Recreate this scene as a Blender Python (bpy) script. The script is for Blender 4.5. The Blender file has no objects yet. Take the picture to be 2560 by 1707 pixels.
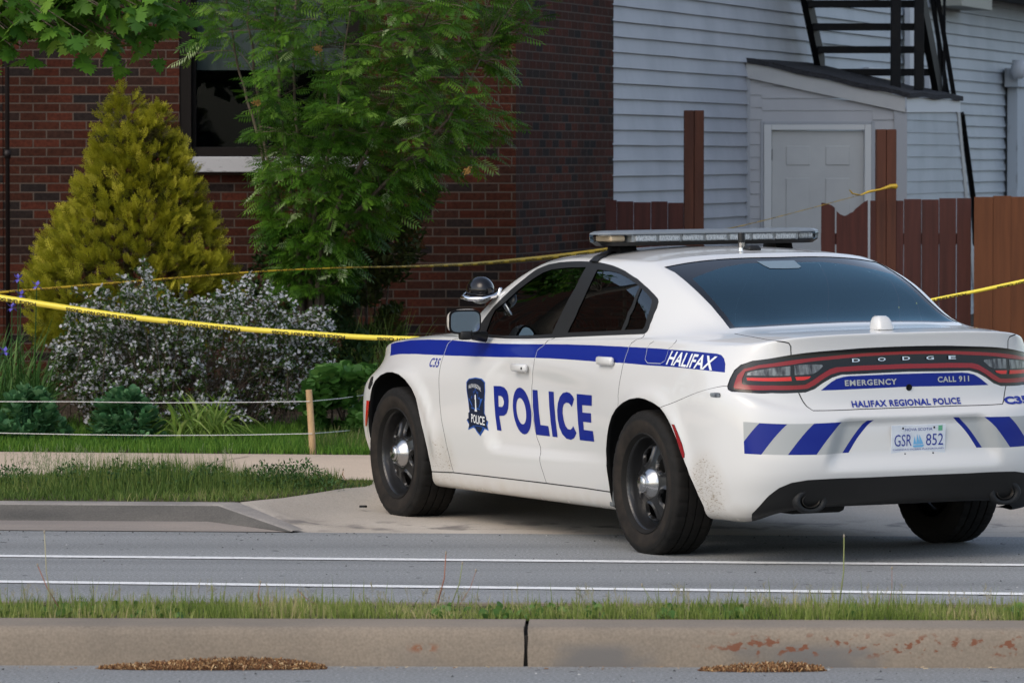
import bpy, bmesh, math, random
import numpy as np
from mathutils import Vector, Matrix
from mathutils.bvhtree import BVHTree
R=math.radians
scene=bpy.context.scene
# ---------------------------------------------------------------- camera, sky, sun, exposure
F_PX,CX,CY,HOR,CAMH=12518.,1280.,853.5,392.,2.01
PITCH=math.atan((CY-HOR)/F_PX)
cam_d=bpy.data.cameras.new('camera');cam=bpy.data.objects.new('camera',cam_d)
scene.collection.objects.link(cam);scene.camera=cam
cam.location=(0,0,CAMH);cam.rotation_euler=(R(90)-PITCH,0,0)
cam_d.sensor_width=23.5;cam_d.lens=F_PX/2560*23.5;cam_d.clip_start=.5;cam_d.clip_end=2000
cam_d.dof.use_dof=True;cam_d.dof.focus_distance=26.5;cam_d.dof.aperture_fstop=6.3
w=bpy.data.worlds.new('World');scene.world=w;w.use_nodes=True
SUN_EL,SUN_AZ=R(42),R(-138)      # azimuth measured from +Y towards +X
sky=w.node_tree.nodes.new('ShaderNodeTexSky');sky.sky_type='NISHITA';sky.sun_disc=False
sky.sun_elevation=SUN_EL;sky.sun_rotation=SUN_AZ;sky.air_density=1.0;sky.dust_density=2.0;sky.ozone_density=1.0
bg=w.node_tree.nodes['Background'];bg.inputs[1].default_value=.15
hs_=w.node_tree.nodes.new('ShaderNodeHueSaturation');hs_.inputs['Saturation'].default_value=.72
w.node_tree.links.new(sky.outputs[0],hs_.inputs['Color']);w.node_tree.links.new(hs_.outputs[0],bg.inputs[0])
sun_d=bpy.data.lights.new('sun','SUN');sun=bpy.data.objects.new('sun',sun_d);scene.collection.objects.link(sun)
sun_d.energy=.5;sun_d.angle=R(40);sun_d.color=(1,.82,.58)
sd=Vector((math.sin(SUN_AZ)*math.cos(SUN_EL),math.cos(SUN_AZ)*math.cos(SUN_EL),math.sin(SUN_EL)))
sun.rotation_euler=(-sd).to_track_quat('-Z','Y').to_euler()
vs=scene.view_settings;vs.view_transform='Standard';vs.look='None';vs.gamma=1;vs.exposure=.66
scene.cycles.max_bounces=8;scene.cycles.transparent_max_bounces=12;scene.cycles.use_denoising=True
C=scene.collection
# ---------------------------------------------------------------- helpers
def ray(px,py):
    a=(px-CX)/F_PX;b=-(py-CY)/F_PX
    return Vector((a,math.cos(PITCH)+b*math.sin(PITCH),-math.sin(PITCH)+b*math.cos(PITCH)))
def gz(px,py,z=0):                # where a sight line meets height z
    r=ray(px,py);t=(z-CAMH)/r.z;return Vector((r.x*t,r.y*t,z))
def gy(px,py,Y):                  # where a sight line meets distance Y
    r=ray(px,py);t=Y/r.y;return Vector((r.x*t,Y,CAMH+r.z*t))
def ss(a,b,x):
    t=np.clip((x-a)/(b-a),0,1);return t*t*(3-2*t)
def nd(nt,t,**k):
    n=nt.nodes.new(t)
    for a,b in k.items():
        if a.startswith('i_'): n.inputs[int(a[2:]) if a[2:].isdigit() else a[2:].replace('_',' ')].default_value=b
        else: setattr(n,a,b)
    return n
def mat(name,col,rough=.5,metal=0,coat=0,spec=.3,noise=None,bump=None,alpha=None,trans=0,emit=None):
    m=bpy.data.materials.new(name);m.use_nodes=True;nt=m.node_tree;p=nt.nodes['Principled BSDF']
    c=tuple(col)+(1,) if len(col)==3 else col
    p.inputs['Base Color'].default_value=c;p.inputs['Roughness'].default_value=rough;p.inputs['Metallic'].default_value=metal
    p.inputs['Coat Weight'].default_value=coat;p.inputs['Coat Roughness'].default_value=.03;p.inputs['Specular IOR Level'].default_value=spec
    p.inputs['Transmission Weight'].default_value=trans
    tc=None
    if noise:                     # (scale, colour 2, low, high[, stretch])
        tc=nd(nt,'ShaderNodeTexCoord');mp=nd(nt,'ShaderNodeMapping');nt.links.new(tc.outputs['Object'],mp.inputs[0])
        if len(noise)>4: mp.inputs['Scale'].default_value=noise[4]
        n=nd(nt,'ShaderNodeTexNoise',i_Scale=noise[0],i_Detail=6,i_Roughness=.6);nt.links.new(mp.outputs[0],n.inputs['Vector'])
        mr=nd(nt,'ShaderNodeMapRange');mr.inputs[1].default_value=noise[2];mr.inputs[2].default_value=noise[3];nt.links.new(n.outputs[0],mr.inputs[0])
        mx=nd(nt,'ShaderNodeMix',data_type='RGBA');mx.inputs[6].default_value=c;mx.inputs[7].default_value=tuple(noise[1])+(1,)
        nt.links.new(mr.outputs[0],mx.inputs[0]);nt.links.new(mx.outputs[2],p.inputs['Base Color'])
    if bump:                      # (scale, strength, distance)
        tc=tc or nd(nt,'ShaderNodeTexCoord');n=nd(nt,'ShaderNodeTexNoise',i_Scale=bump[0],i_Detail=5);nt.links.new(tc.outputs['Object'],n.inputs['Vector'])
        b=nd(nt,'ShaderNodeBump',i_Strength=bump[1],i_Distance=bump[2]);nt.links.new(n.outputs[0],b.inputs['Height']);nt.links.new(b.outputs[0],p.inputs['Normal'])
    if emit: p.inputs['Emission Color'].default_value=tuple(emit[0])+(1,);p.inputs['Emission Strength'].default_value=emit[1]
    return m
def obj(name,verts,faces,m=None,parent=None,smooth=False,mi=None,loc=None,kind=None):
    me=bpy.data.meshes.new(name)
    if isinstance(verts,np.ndarray): verts=verts.tolist()
    if isinstance(faces,np.ndarray): faces=faces.tolist()
    me.from_pydata([tuple(v) for v in verts],[],faces)
    for k in (m if isinstance(m,(list,tuple)) else [m]):
        if k: me.materials.append(k)
    if mi is not None: me.polygons.foreach_set('material_index',mi)
    if smooth: me.polygons.foreach_set('use_smooth',[True]*len(me.polygons))
    me.update();o=bpy.data.objects.new(name,me);C.objects.link(o)
    if parent: o.parent=parent
    if loc is not None: o.location=loc
    if kind: o['kind']=kind
    return o
def empty(name,loc=(0,0,0),rot=(0,0,0),parent=None):
    o=bpy.data.objects.new(name,None);C.objects.link(o);o.location=loc;o.rotation_euler=rot;o.empty_display_size=.1
    if parent: o.parent=parent
    return o
def tag(o,label,cat,group=None,kind=None):
    o['label']=label;o['category']=cat
    if group: o['group']=group
    if kind: o['kind']=kind
    return o
class MB:                         # collects simple solids into one mesh
    def __init__(s): s.v=[];s.f=[];s.m=[];s.cm=0
    def add(s,v,f):
        b=len(s.v);s.v+=[tuple(x) for x in v];s.f+=[[i+b for i in q] for q in f];s.m+=[s.cm]*len(f);return s
    def box(s,x0,x1,y0,y1,z0,z1,bv=0,M=None):
        if bv<=0:
            v=[(x,y,z) for x in(x0,x1) for y in(y0,y1) for z in(z0,z1)];f=[[0,1,3,2],[4,6,7,5],[0,4,5,1],[2,3,7,6],[0,2,6,4],[1,5,7,3]]
        else:
            bm=bmesh.new();bmesh.ops.create_cube(bm,size=1)
            for q in bm.verts: q.co=((x0+x1)/2+q.co.x*(x1-x0),(y0+y1)/2+q.co.y*(y1-y0),(z0+z1)/2+q.co.z*(z1-z0))
            bmesh.ops.bevel(bm,geom=bm.edges[:],offset=min(bv,.45*min(abs(x1-x0),abs(y1-y0),abs(z1-z0))),segments=2,profile=.5,affect='EDGES')
            v=[q.co[:] for q in bm.verts];f=[[q.index for q in p.verts] for p in bm.faces];bm.free()
        if M is not None: v=[M@Vector(q) for q in v]
        return s.add(v,f)
    def tube(s,pts,r,n=8,caps=True):
        pts=[Vector(p) for p in pts];rs=r if isinstance(r,(list,tuple)) else [r]*len(pts);v=[];f=[];up=None
        for i,p in enumerate(pts):
            t=(pts[min(i+1,len(pts)-1)]-pts[max(i-1,0)]).normalized()
            if up is None: up=t.orthogonal().normalized()
            up=(up-t*up.dot(t));up=up.normalized() if up.length>1e-6 else t.orthogonal().normalized()
            b=t.cross(up)
            for k in range(n):
                a=2*math.pi*k/n;v.append(p+(up*math.cos(a)+b*math.sin(a))*rs[i])
        for i in range(len(pts)-1):
            for k in range(n): f.append([i*n+k,i*n+(k+1)%n,(i+1)*n+(k+1)%n,(i+1)*n+k])
        if caps: f.append(list(range(n))[::-1]);f.append([(len(pts)-1)*n+k for k in range(n)])
        return s.add(v,f)
    def lathe(s,prof,n=32,M=None):      # profile of (radius, height) about local z
        v=[];f=[]
        for r,h in prof:
            for k in range(n):
                a=2*math.pi*k/n;q=Vector((r*math.cos(a),r*math.sin(a),h));v.append(M@q if M is not None else q)
        for i in range(len(prof)-1):
            for k in range(n): f.append([i*n+k,i*n+(k+1)%n,(i+1)*n+(k+1)%n,(i+1)*n+k])
        return s.add(v,f)
    def prism(s,poly,d,M=None):         # poly in local xy, extruded along z from d[0] to d[1]
        n=len(poly);v=[Vector((a,b,z)) for z in d for a,b in poly]
        if M is not None: v=[M@q for q in v]
        return s.add(v,[list(range(n))[::-1],[n+k for k in range(n)]]+[[k,(k+1)%n,n+(k+1)%n,n+k] for k in range(n)])
    def build(s,name,m,parent=None,smooth=False,loc=None,angle=None,kind=None):
        o=obj(name,s.v,s.f,m,parent,smooth or angle is not None,s.m if isinstance(m,(list,tuple)) else None,loc,kind)
        if angle is not None: o.data.set_sharp_from_angle(angle=R(angle))
        return o
def bisect_lattice(bm,axis,step):
    if not bm.verts: return
    a=min(v.co[axis] for v in bm.verts);b=max(v.co[axis] for v in bm.verts);k=math.floor(a/step)+1
    no=[0,0,0];no[axis]=1
    while k*step<b-1e-6:
        co=[0,0,0];co[axis]=k*step
        bmesh.ops.bisect_plane(bm,geom=bm.verts[:]+bm.edges[:]+bm.faces[:],plane_co=co,plane_no=no,dist=1e-6);k+=1
def fill2d(loops,step=None):      # flat mesh of polygons with holes -> verts(2d), faces
    cu=bpy.data.curves.new('tmp','CURVE');cu.dimensions='2D';cu.fill_mode='BOTH'
    for L in loops:
        sp=cu.splines.new('POLY');sp.points.add(len(L)-1)
        for i,p in enumerate(L): sp.points[i].co=(p[0],p[1],0,1)
        sp.use_cyclic_u=True
    return curve2d(cu,step)
def curve2d(cu,step):
    o=bpy.data.objects.new('tmp',cu);C.objects.link(o);bpy.context.view_layer.update()
    dg=bpy.context.evaluated_depsgraph_get();me=o.evaluated_get(dg).to_mesh()
    bm=bmesh.new();bm.from_mesh(me);o.evaluated_get(dg).to_mesh_clear();bpy.data.objects.remove(o);bpy.data.curves.remove(cu)
    bmesh.ops.remove_doubles(bm,verts=bm.verts[:],dist=1e-6)
    if step:
        st=step if isinstance(step,(tuple,list)) else (step,step)
        bisect_lattice(bm,0,st[0]);bisect_lattice(bm,1,st[1])
    bm.verts.index_update();v=[(q.co.x,q.co.y) for q in bm.verts];f=[[q.index for q in p.verts] for p in bm.faces];bm.free()
    return v,f
def text2d(s,h,wd=None,bold=0,shear=0,space=1,step=None):   # text centred on the origin, cap height h, total width wd
    cu=bpy.data.curves.new('tmp','FONT');cu.body=s;cu.size=1;cu.space_character=space;cu.offset=bold;cu.fill_mode='BOTH';cu.dimensions='2D';cu.resolution_u=3;cu.shear=shear
    v,f=curve2d(cu,None)
    x0=min(a for a,b in v);x1=max(a for a,b in v);y0=min(b for a,b in v);y1=max(b for a,b in v)
    k=h/(y1-y0);kx=wd/(x1-x0) if wd else k
    v=[((a-(x0+x1)/2)*kx,(b-(y0+y1)/2)*k) for a,b in v]
    if step:
        bm=bmesh.new();q=[bm.verts.new((a,b,0)) for a,b in v]
        for p in f:
            try: bm.faces.new([q[i] for i in p])
            except ValueError: pass
        bisect_lattice(bm,0,step);bm.verts.index_update()
        v=[(q.co.x,q.co.y) for q in bm.verts];f=[[q.index for q in p.verts] for p in bm.faces];bm.free()
    return v,f
# ================================================================ the street
def ramp(nt,v,stops):
    r=nd(nt,'ShaderNodeValToRGB');nt.links.new(v,r.inputs[0]);e=r.color_ramp.elements
    while len(e)<len(stops): e.new(.5)
    for k,(p_,c) in enumerate(stops): e[k].position=p_;e[k].color=tuple(c)+(1,)
    return r.outputs[0]
def asphalt():
    m=mat('asphalt',(.12,.125,.13),.85);nt=m.node_tree;p=nt.nodes['Principled BSDF'];tc=nd(nt,'ShaderNodeTexCoord')
    a=nd(nt,'ShaderNodeTexNoise',i_Scale=70,i_Detail=4,i_Roughness=.8);b=nd(nt,'ShaderNodeTexNoise',i_Scale=.7,i_Detail=6);v=nd(nt,'ShaderNodeTexVoronoi',i_Scale=38)
    for q in(a,b,v): nt.links.new(tc.outputs['Object'],q.inputs['Vector'])
    c1=ramp(nt,a.outputs[0],[(.30,(.112,.115,.114)),(.5,(.235,.241,.238)),(.66,(.38,.39,.39)),(.76,(.7,.7,.69))])
    mps=nd(nt,'ShaderNodeMapping');mps.inputs['Scale'].default_value=(.06,2.4,1);nt.links.new(tc.outputs['Object'],mps.inputs[0]);nt.links.new(mps.outputs[0],b.inputs['Vector'])
    c2=ramp(nt,b.outputs[0],[(.3,(.78,.78,.78)),(.7,(1.14,1.14,1.14))])
    mx=nd(nt,'ShaderNodeMix',data_type='RGBA',blend_type='MULTIPLY');mx.inputs[0].default_value=1;nt.links.new(c1,mx.inputs[6]);nt.links.new(c2,mx.inputs[7])
    rc=nd(nt,'ShaderNodeSeparateColor');nt.links.new(v.outputs['Color'],rc.inputs[0])
    gt=nd(nt,'ShaderNodeMath',operation='GREATER_THAN');gt.inputs[1].default_value=.9965;nt.links.new(rc.outputs[0],gt.inputs[0])
    dk=nd(nt,'ShaderNodeMix',data_type='RGBA');dk.inputs[7].default_value=(.05,.052,.055,1);nt.links.new(gt.outputs[0],dk.inputs[0]);nt.links.new(mx.outputs[2],dk.inputs[6])
    nt.links.new(dk.outputs[2],p.inputs['Base Color'])
    bp=nd(nt,'ShaderNodeBump',i_Strength=.6,i_Distance=.006);nt.links.new(a.outputs[0],bp.inputs['Height']);nt.links.new(bp.outputs[0],p.inputs['Normal'])
    return m
def concrete(name,base,dark,scale=1.,streak=(1,1,1),spots=None,rough=.85,lo=.35,hi=.7):
    m=mat(name,base,rough);nt=m.node_tree;p=nt.nodes['Principled BSDF'];tc=nd(nt,'ShaderNodeTexCoord');mp=nd(nt,'ShaderNodeMapping');mp.inputs['Scale'].default_value=streak
    nt.links.new(tc.outputs['Object'],mp.inputs[0])
    a=nd(nt,'ShaderNodeTexNoise',i_Scale=1.6*scale,i_Detail=8,i_Roughness=.62);b=nd(nt,'ShaderNodeTexNoise',i_Scale=90,i_Detail=3)
    nt.links.new(mp.outputs[0],a.inputs['Vector']);nt.links.new(tc.outputs['Object'],b.inputs['Vector'])
    c=ramp(nt,a.outputs[0],[(lo,dark),(hi,base)]);g=ramp(nt,b.outputs[0],[(.3,(.82,.82,.82)),(.7,(1.08,1.08,1.08))])
    mx=nd(nt,'ShaderNodeMix',data_type='RGBA',blend_type='MULTIPLY');mx.inputs[0].default_value=1;nt.links.new(c,mx.inputs[6]);nt.links.new(g,mx.inputs[7]);last=mx.outputs[2]
    for sc,lo_,hi_,col,box in spots or ():      # stains where noise is high inside a box of object space
        n=nd(nt,'ShaderNodeTexNoise',i_Scale=sc,i_Detail=5);nt.links.new(mp.outputs[0],n.inputs['Vector']);f_=mrange(nt,n.outputs[0],lo_,hi_)
        s_=nd(nt,'ShaderNodeSeparateXYZ');nt.links.new(tc.outputs['Object'],s_.inputs[0])
        for ax,(q0,q1,fe) in box.items():
            k='xyz'.index(ax);f_=math_(nt,'MULTIPLY',f_,math_(nt,'MULTIPLY',mrange(nt,s_.outputs[k],q0-fe,q0+fe),mrange(nt,s_.outputs[k],q1+fe,q1-fe)))
        m2=nd(nt,'ShaderNodeMix',data_type='RGBA');m2.inputs[7].default_value=tuple(col)+(1,);nt.links.new(last,m2.inputs[6]);nt.links.new(f_,m2.inputs[0]);last=m2.outputs[2]
    nt.links.new(last,p.inputs['Base Color'])
    bp=nd(nt,'ShaderNodeBump',i_Strength=.35,i_Distance=.004);nt.links.new(b.outputs[0],bp.inputs['Height']);nt.links.new(bp.outputs[0],p.inputs['Normal'])
    return m
def math_(nt,op,a,b=None,c=None):
    n=nd(nt,'ShaderNodeMath',operation=op)
    for i,q in enumerate((a,b,c)):
        if q is None: continue
        if isinstance(q,(int,float)): n.inputs[i].default_value=q
        else: nt.links.new(q,n.inputs[i])
    return n.outputs[0]
def mrange(nt,v,a,b,c=0,d=1):
    n=nd(nt,'ShaderNodeMapRange',interpolation_type='SMOOTHSTEP')
    nt.links.new(v,n.inputs[0])
    for i,q in zip((1,2,3,4),(a,b,c,d)): n.inputs[i].default_value=q
    return n.outputs[0]
M_ASPH=asphalt()
M_LINE=mat('white road paint',(.78,.78,.76),.7,noise=(26,(.42,.42,.42),.52,.72))
M_KERBN=concrete('tan kerb concrete',(.27,.222,.17),(.205,.172,.135),1.2,(1,1,1.6),
    [(2.2,.42,.62,(.15,.14,.13),{'x':(-.25,1.6,.35),'z':(-.1,.085,.03)}),(22,.55,.62,(.17,.07,.04),{'x':(.78,3,.12),'z':(.045,.125,.022)}),(22,.44,.54,(.22,.09,.045),{'x':(-.40,-.30,.03),'z':(.06,.085,.012)})])
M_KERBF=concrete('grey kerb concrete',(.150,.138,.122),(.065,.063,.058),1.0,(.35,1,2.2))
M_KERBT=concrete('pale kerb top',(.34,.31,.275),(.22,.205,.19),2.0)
M_APRON=concrete('pinkish driveway concrete',(.50,.45,.385),(.40,.35,.29),.6,(1,.6,1),[(5,.50,.66,(.20,.18,.16),{'y':(26.9,27.6,.3)})])
M_WALK=concrete('pinkish sidewalk concrete',(.62,.50,.38),(.54,.43,.33),.6)
M_GUT=concrete('gutter concrete',(.34,.29,.245),(.24,.21,.185),.8,(.4,1,1))
M_SOIL=mat('dark garden soil',(.035,.024,.016),.95,noise=(6,(.07,.05,.03),.35,.7),bump=(25,.8,.03))
M_TURF=mat('thatch under grass',(.05,.055,.022),.95,noise=(9,(.09,.075,.035),.4,.7),bump=(40,.8,.02))
SL=-.083
def sheet(name,pts,m,kind='structure'): return obj(name,pts,[list(range(len(pts)))],m,kind=kind)
sheet('ground',[(-300,-200,-.06),(300,-200,-.06),(300,500,-.06),(-300,500,-.06)],M_SOIL)
YR=lambda x,b: b+SL*x
sheet('road',[(-70,-40,0),(70,-40,0),(70,YR(70,26.68),0),(-70,YR(-70,26.68),0)],M_ASPH)
# lane lines: their ends are measured on the road
for (x0,y0),(x1,y1) in (((0,1388.5),(2560,1411)),((0,1452.5),(2560,1483.5))):
    a,b=gz(x0,y0,.004),gz(x1,y1,.004);d=(b-a).normalized();a=a-d*40;b=b+d*40;n=Vector((-d.y,d.x,0))*.062
    sheet('lane_line',[a-n,b-n,b+n,a+n],M_LINE)
# near kerb of the median (front face towards the camera), rounded nose, a joint and a crack
kA,kB=gz(0,1662,0),gz(2560,1669,0);kd=(kB-kA).normalized();kn=Vector((-kd.y,kd.x,0));kO=kA
prof_=[(0,-.02),(0,.0),(.006,.06),(.014,.115),(.024,.140),(.042,.152),(.075,.155),(.34,.157),(.36,.10)]
def kerbrun(s0,s1,name,m,jit=0):
    v=[];n=len(prof_);ns=max(2,int((s1-s0)/.25))
    rnd=random.Random(3)
    for i in range(ns+1):
        s=s0+(s1-s0)*i/ns
        for a,z in prof_:
            q=kO+kd*s+kn*(a+rnd.uniform(-.0015,.0015));e=0
            if (i==0 or i==ns): e=.004*rnd.random()
            v.append((q.x+kd.x*(e if i==0 else -e),q.y,z))
    fc=[[i*n+j,i*n+j+1,(i+1)*n+j+1,(i+1)*n+j][::-1] for i in range(ns) for j in range(n-1)]+[list(range(n)),[ns*n+j for j in range(n)][::-1]]
    o=obj(name,v,fc,m,smooth=True,kind='structure');o.data.set_sharp_from_angle(angle=R(50));return o
sj=(gz(1313,1640,.05)-kO).dot(kd)
kerbrun(-40,sj-.006,'kerb',M_KERBN);kerbrun(sj+.006,sj+40,'kerb',M_KERBN)
b=MB();q0=kO+kd*(sj-.008)+kn*.02;q1=kO+kd*(sj+.008)+kn*.3;b.add([(q0.x,q0.y,0),(q1.x,q0.y,0),(q1.x,q1.y,0.0),(q0.x,q1.y,0),(q0.x,q0.y,.12),(q1.x,q0.y,.12),(q1.x,q1.y,.14),(q0.x,q1.y,.14)],[[0,1,5,4],[4,5,6,7]]);b.build('kerb_joint',mat('dark joint',(.02,.018,.016),.95),kind='structure')
mo=kO+kn*.34;mb=kO+kn*1.0
def along(o,s,z): q=o+kd*s;return (q.x,q.y,z)
sheet('median_soil',[along(mo,-40,.150),along(mo,60,.150),along(mb,60,.150),along(mb,-40,.150)],M_TURF)
mk=kO+kn*1.12
obj('kerb',[along(mb,-40,.16),along(mb,60,.16),along(mk,60,.155),along(mk,-40,.155),along(mk,-40,-.02),along(mk,60,-.02),along(mb,-40,-.02),along(mb,60,-.02)],[[0,1,2,3],[3,2,5,4],[0,6,7,1]],M_KERBN,kind='structure')
# far gutter, kerb with its flared end, driveway apron, verge, sidewalk
GU=.70
P1=gz(729,1329,.006);P0=gz(545,1260,.10);P0b=Vector((P0.x+.10,P0.y+.17,.10));B0=Vector((P0.x-.05,P0.y-.10,.012))
sheet('gutter',[(-70,YR(-70,26.665),.004),(P1.x,YR(P1.x,26.665),.004),(B0.x+.02,B0.y,.012),(-70,YR(-70,27.39),.012)],M_GUT)
kf=[(-70,YR(-70,P0.y-.10-SL*P0.x),.012),(-70,YR(-70,P0.y-.012-SL*P0.x),.092),(-70,YR(-70,P0.y+.01-SL*P0.x),.10),(-70,YR(-70,P0b.y-SL*P0.x),.102)]
e0=[B0,Vector((P0.x,P0.y-.012,.092)),Vector((P0.x+.01,P0.y+.01,.10)),P0b]
e1=[P1+Vector((-.004,-.01,0)),P1+Vector((.0,.0,.002)),P1+Vector((.01,.01,.006)),P1+Vector((.06,.10,.006))]
mid=[[a*.5+b*.5 for a,b in zip(e0,e1)]]
rows=[kf,e0,mid[0],e1];v=[p_ for r in rows for p_ in r]
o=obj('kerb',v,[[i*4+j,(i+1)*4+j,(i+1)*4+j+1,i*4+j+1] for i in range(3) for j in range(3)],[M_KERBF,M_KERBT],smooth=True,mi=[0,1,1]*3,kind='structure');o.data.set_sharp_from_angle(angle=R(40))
def happ(x,y):
    f=max(0.,min(1.,(y-SL*x-28.3)/1.1));h=-.006+.11*f*f*(3-2*f)
    lx=np.interp(y,[26.9,27.65,28.2,29.1,29.3,30],[P1.x,P0b.x,-1.32,-.98,-.86,-.8]);d=max(0.,1-(x-lx)/.45);t=max(0.,min(1.,(y-26.95)/.7))
    return max(h,-.004+.102*d*d*(3-2*d)*t)
vs_=[gz(575,1257,.1),gz(700,1249,.085),gz(780,1241,.075),gz(860,1232,.065),gz(930,1226,.06)]
ly_=[P1.y-.3,P1.y+.05,P0b.y]+[p_.y for p_ in vs_]+[29.6];lx_=[P1.x+.03,P1.x+.06,P0b.x]+[p_.x for p_ in vs_]+[vs_[-1].x]
v=[];fc=[];mi_=[];ds=[0,.06,.14,.22,.30,.36,.384,.392,.42]+list(np.linspace(.5,2.84,24));NX=70
for d_ in ds:
    lx=-.9
    for _ in range(8): lx=float(np.interp(26.665+d_+SL*lx,ly_,lx_))
    for j in range(NX):
        x=lx+(14-lx)*(j/(NX-1))**2.4;y=26.665+d_+SL*x;v.append((x,y,happ(x,y)+(0 if d_>.01 else .0)))
for i in range(len(ds)-1):
    for j in range(NX-1): fc.append([i*NX+j,i*NX+j+1,(i+1)*NX+j+1,(i+1)*NX+j]);mi_.append(1 if abs(ds[i]-.384)<.001 else 0)
obj('driveway_apron',v,fc,[M_APRON,mat('joint dirt',(.15,.125,.095),.95,noise=(12,(.30,.26,.21),.45,.6))],smooth=True,mi=mi_,kind='structure')
SWF=lambda x:29.45+SL*x;SWB=lambda x:31.72-.15*x
sheet('verge_soil',[(-70,P0b.y+SL*(-70-P0b.x),.098)]+[(P0b.x,P0b.y,.099)]+[(p_.x,p_.y,p_.z+.008) for p_ in vs_]+[(vs_[-1].x+.02,SWF(-.8),.10),(-70,SWF(-70),.10)],M_TURF)
sheet('sidewalk',[(-70,SWF(-70),.104),(14,SWF(14),.104),(14,SWB(14),.112),(-70,SWB(-70),.112)],M_WALK)
for a,b_ in(((463,1166),(622,1140)),):
    p_,q=gz(*a,.110),gz(*b_,.115);d=(q-p_).normalized();p_=p_-d*.2;n=Vector((-d.y,d.x,0))*.006
    sheet('sidewalk_joint',[p_-n,p_+n,q+n,q-n],mat('sidewalk joint',(.2,.155,.125),.95))
# garden bed, rising gently to the wall
GZ=lambda y:.10+.02*max(0,y-32)
v=[];fc=[]
for i in range(17):
    t=i/16
    for x in(-30,-5,-3.4,-2,-1,1.5,14):
        y0=SWB(x);y=y0+(60-y0)*t**2;v.append((x,y,.108+.02*min(y-y0,30)))
for i in range(16):
    for j in range(6): fc.append([i*7+j,i*7+j+1,(i+1)*7+j+1,(i+1)*7+j])
obj('garden_bed',v,fc,M_SOIL,kind='structure')
# ================================================================ brick building
def brickmat(name,sx=1):
    m=mat(name,(.1,.04,.03),.85,spec=.1);nt=m.node_tree;p=nt.nodes['Principled BSDF'];tc=nd(nt,'ShaderNodeTexCoord');mp=nd(nt,'ShaderNodeMapping');nt.links.new(tc.outputs['UV'],mp.inputs[0])
    def bt(c1,c2,mo,bias=0):
        b=nd(nt,'ShaderNodeTexBrick',offset=.5);b.inputs['Scale'].default_value=1;b.inputs['Brick Width'].default_value=.2;b.inputs['Row Height'].default_value=.067;b.inputs['Mortar Size'].default_value=.0055;b.inputs['Mortar Smooth'].default_value=.15;b.inputs['Bias'].default_value=bias
        b.inputs['Color1'].default_value=c1;b.inputs['Color2'].default_value=c2;b.inputs['Mortar'].default_value=mo;nt.links.new(mp.outputs[0],b.inputs['Vector']);return b
    b=bt((0,0,0,1),(1,1,1,1),(0,0,0,1))
    c=ramp(nt,b.outputs['Color'],[(0,(.018,.015,.015)),(.14,(.022,.0155,.014)),(.26,(.036,.0165,.012)),(.42,(.044,.0175,.012)),(.5,(.053,.0145,.0085)),(.7,(.044,.017,.011)),(.85,(.062,.019,.0115)),(1,(.076,.022,.0135))])  # brick tones darkened: the shade on the building is in the colours
    n=nd(nt,'ShaderNodeTexNoise',i_Scale=40,i_Detail=5);nt.links.new(tc.outputs['Object'],n.inputs['Vector']);n2=nd(nt,'ShaderNodeTexNoise',i_Scale=1.2,i_Detail=4);nt.links.new(tc.outputs['Object'],n2.inputs['Vector'])
    g=ramp(nt,n.outputs[0],[(.3,(.7,.7,.7)),(.7,(1.25,1.2,1.15))]);mx=nd(nt,'ShaderNodeMix',data_type='RGBA',blend_type='MULTIPLY');mx.inputs[0].default_value=1;nt.links.new(c,mx.inputs[6]);nt.links.new(g,mx.inputs[7])
    m2=nd(nt,'ShaderNodeMix',data_type='RGBA');m2.inputs[7].default_value=(.085,.064,.052,1);nt.links.new(b.outputs['Fac'],m2.inputs[0]);nt.links.new(mx.outputs[2],m2.inputs[6])
    g2=ramp(nt,n2.outputs[0],[(.3,(.82,.82,.82)),(.7,(1.12,1.12,1.12))]);m3=nd(nt,'ShaderNodeMix',data_type='RGBA',blend_type='MULTIPLY');m3.inputs[0].default_value=1;nt.links.new(m2.outputs[2],m3.inputs[6]);nt.links.new(g2,m3.inputs[7])
    nt.links.new(m3.outputs[2],p.inputs['Base Color'])
    h=math_(nt,'ADD',math_(nt,'MULTIPLY',b.outputs['Fac'],-1.),math_(nt,'MULTIPLY',n.outputs[0],.5));bp=nd(nt,'ShaderNodeBump',i_Strength=.7,i_Distance=.006);nt.links.new(h,bp.inputs['Height']);nt.links.new(bp.outputs[0],p.inputs['Normal'])
    return m
M_BRICK=brickmat('red and charcoal brick')
bb=empty('brick_building',(0,37.8,.1));tag(bb,'shade-darkened red brick building with a tall window behind the garden','building')
WY=37.8
wx0,wx1=gy(447,300,WY).x,gy(902,300,WY).x;wz0=gy(500,392,WY).z
def walluv(name,quads,m,parent):          # quads: (p0,p1 along, z0,z1, u0)
    v=[];fc=[];uv=[]
    for p0,p1,z0,z1,u0 in quads:
        L=math.hypot(p1[0]-p0[0],p1[1]-p0[1]);k=len(v);v+=[(p0[0],p0[1],z0),(p1[0],p1[1],z0),(p1[0],p1[1],z1),(p0[0],p0[1],z1)];fc.append([k,k+1,k+2,k+3]);uv+=[(u0,z0),(u0+L,z0),(u0+L,z1),(u0,z1)]
    v=[(a-parent.location.x,b-parent.location.y,c-parent.location.z) for a,b,c in v]
    o=obj(name,v,fc,m,parent);l=o.data.uv_layers.new(name='UVMap')
    for i,q in enumerate(uv): l.data[i].uv=q
    return o
cor=(.03,38.0);end=(.822,40.95);TOP=7.5
wy=lambda x:WY+(x+3.8)*.045
W_=lambda x:(x,wy(x))
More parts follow.
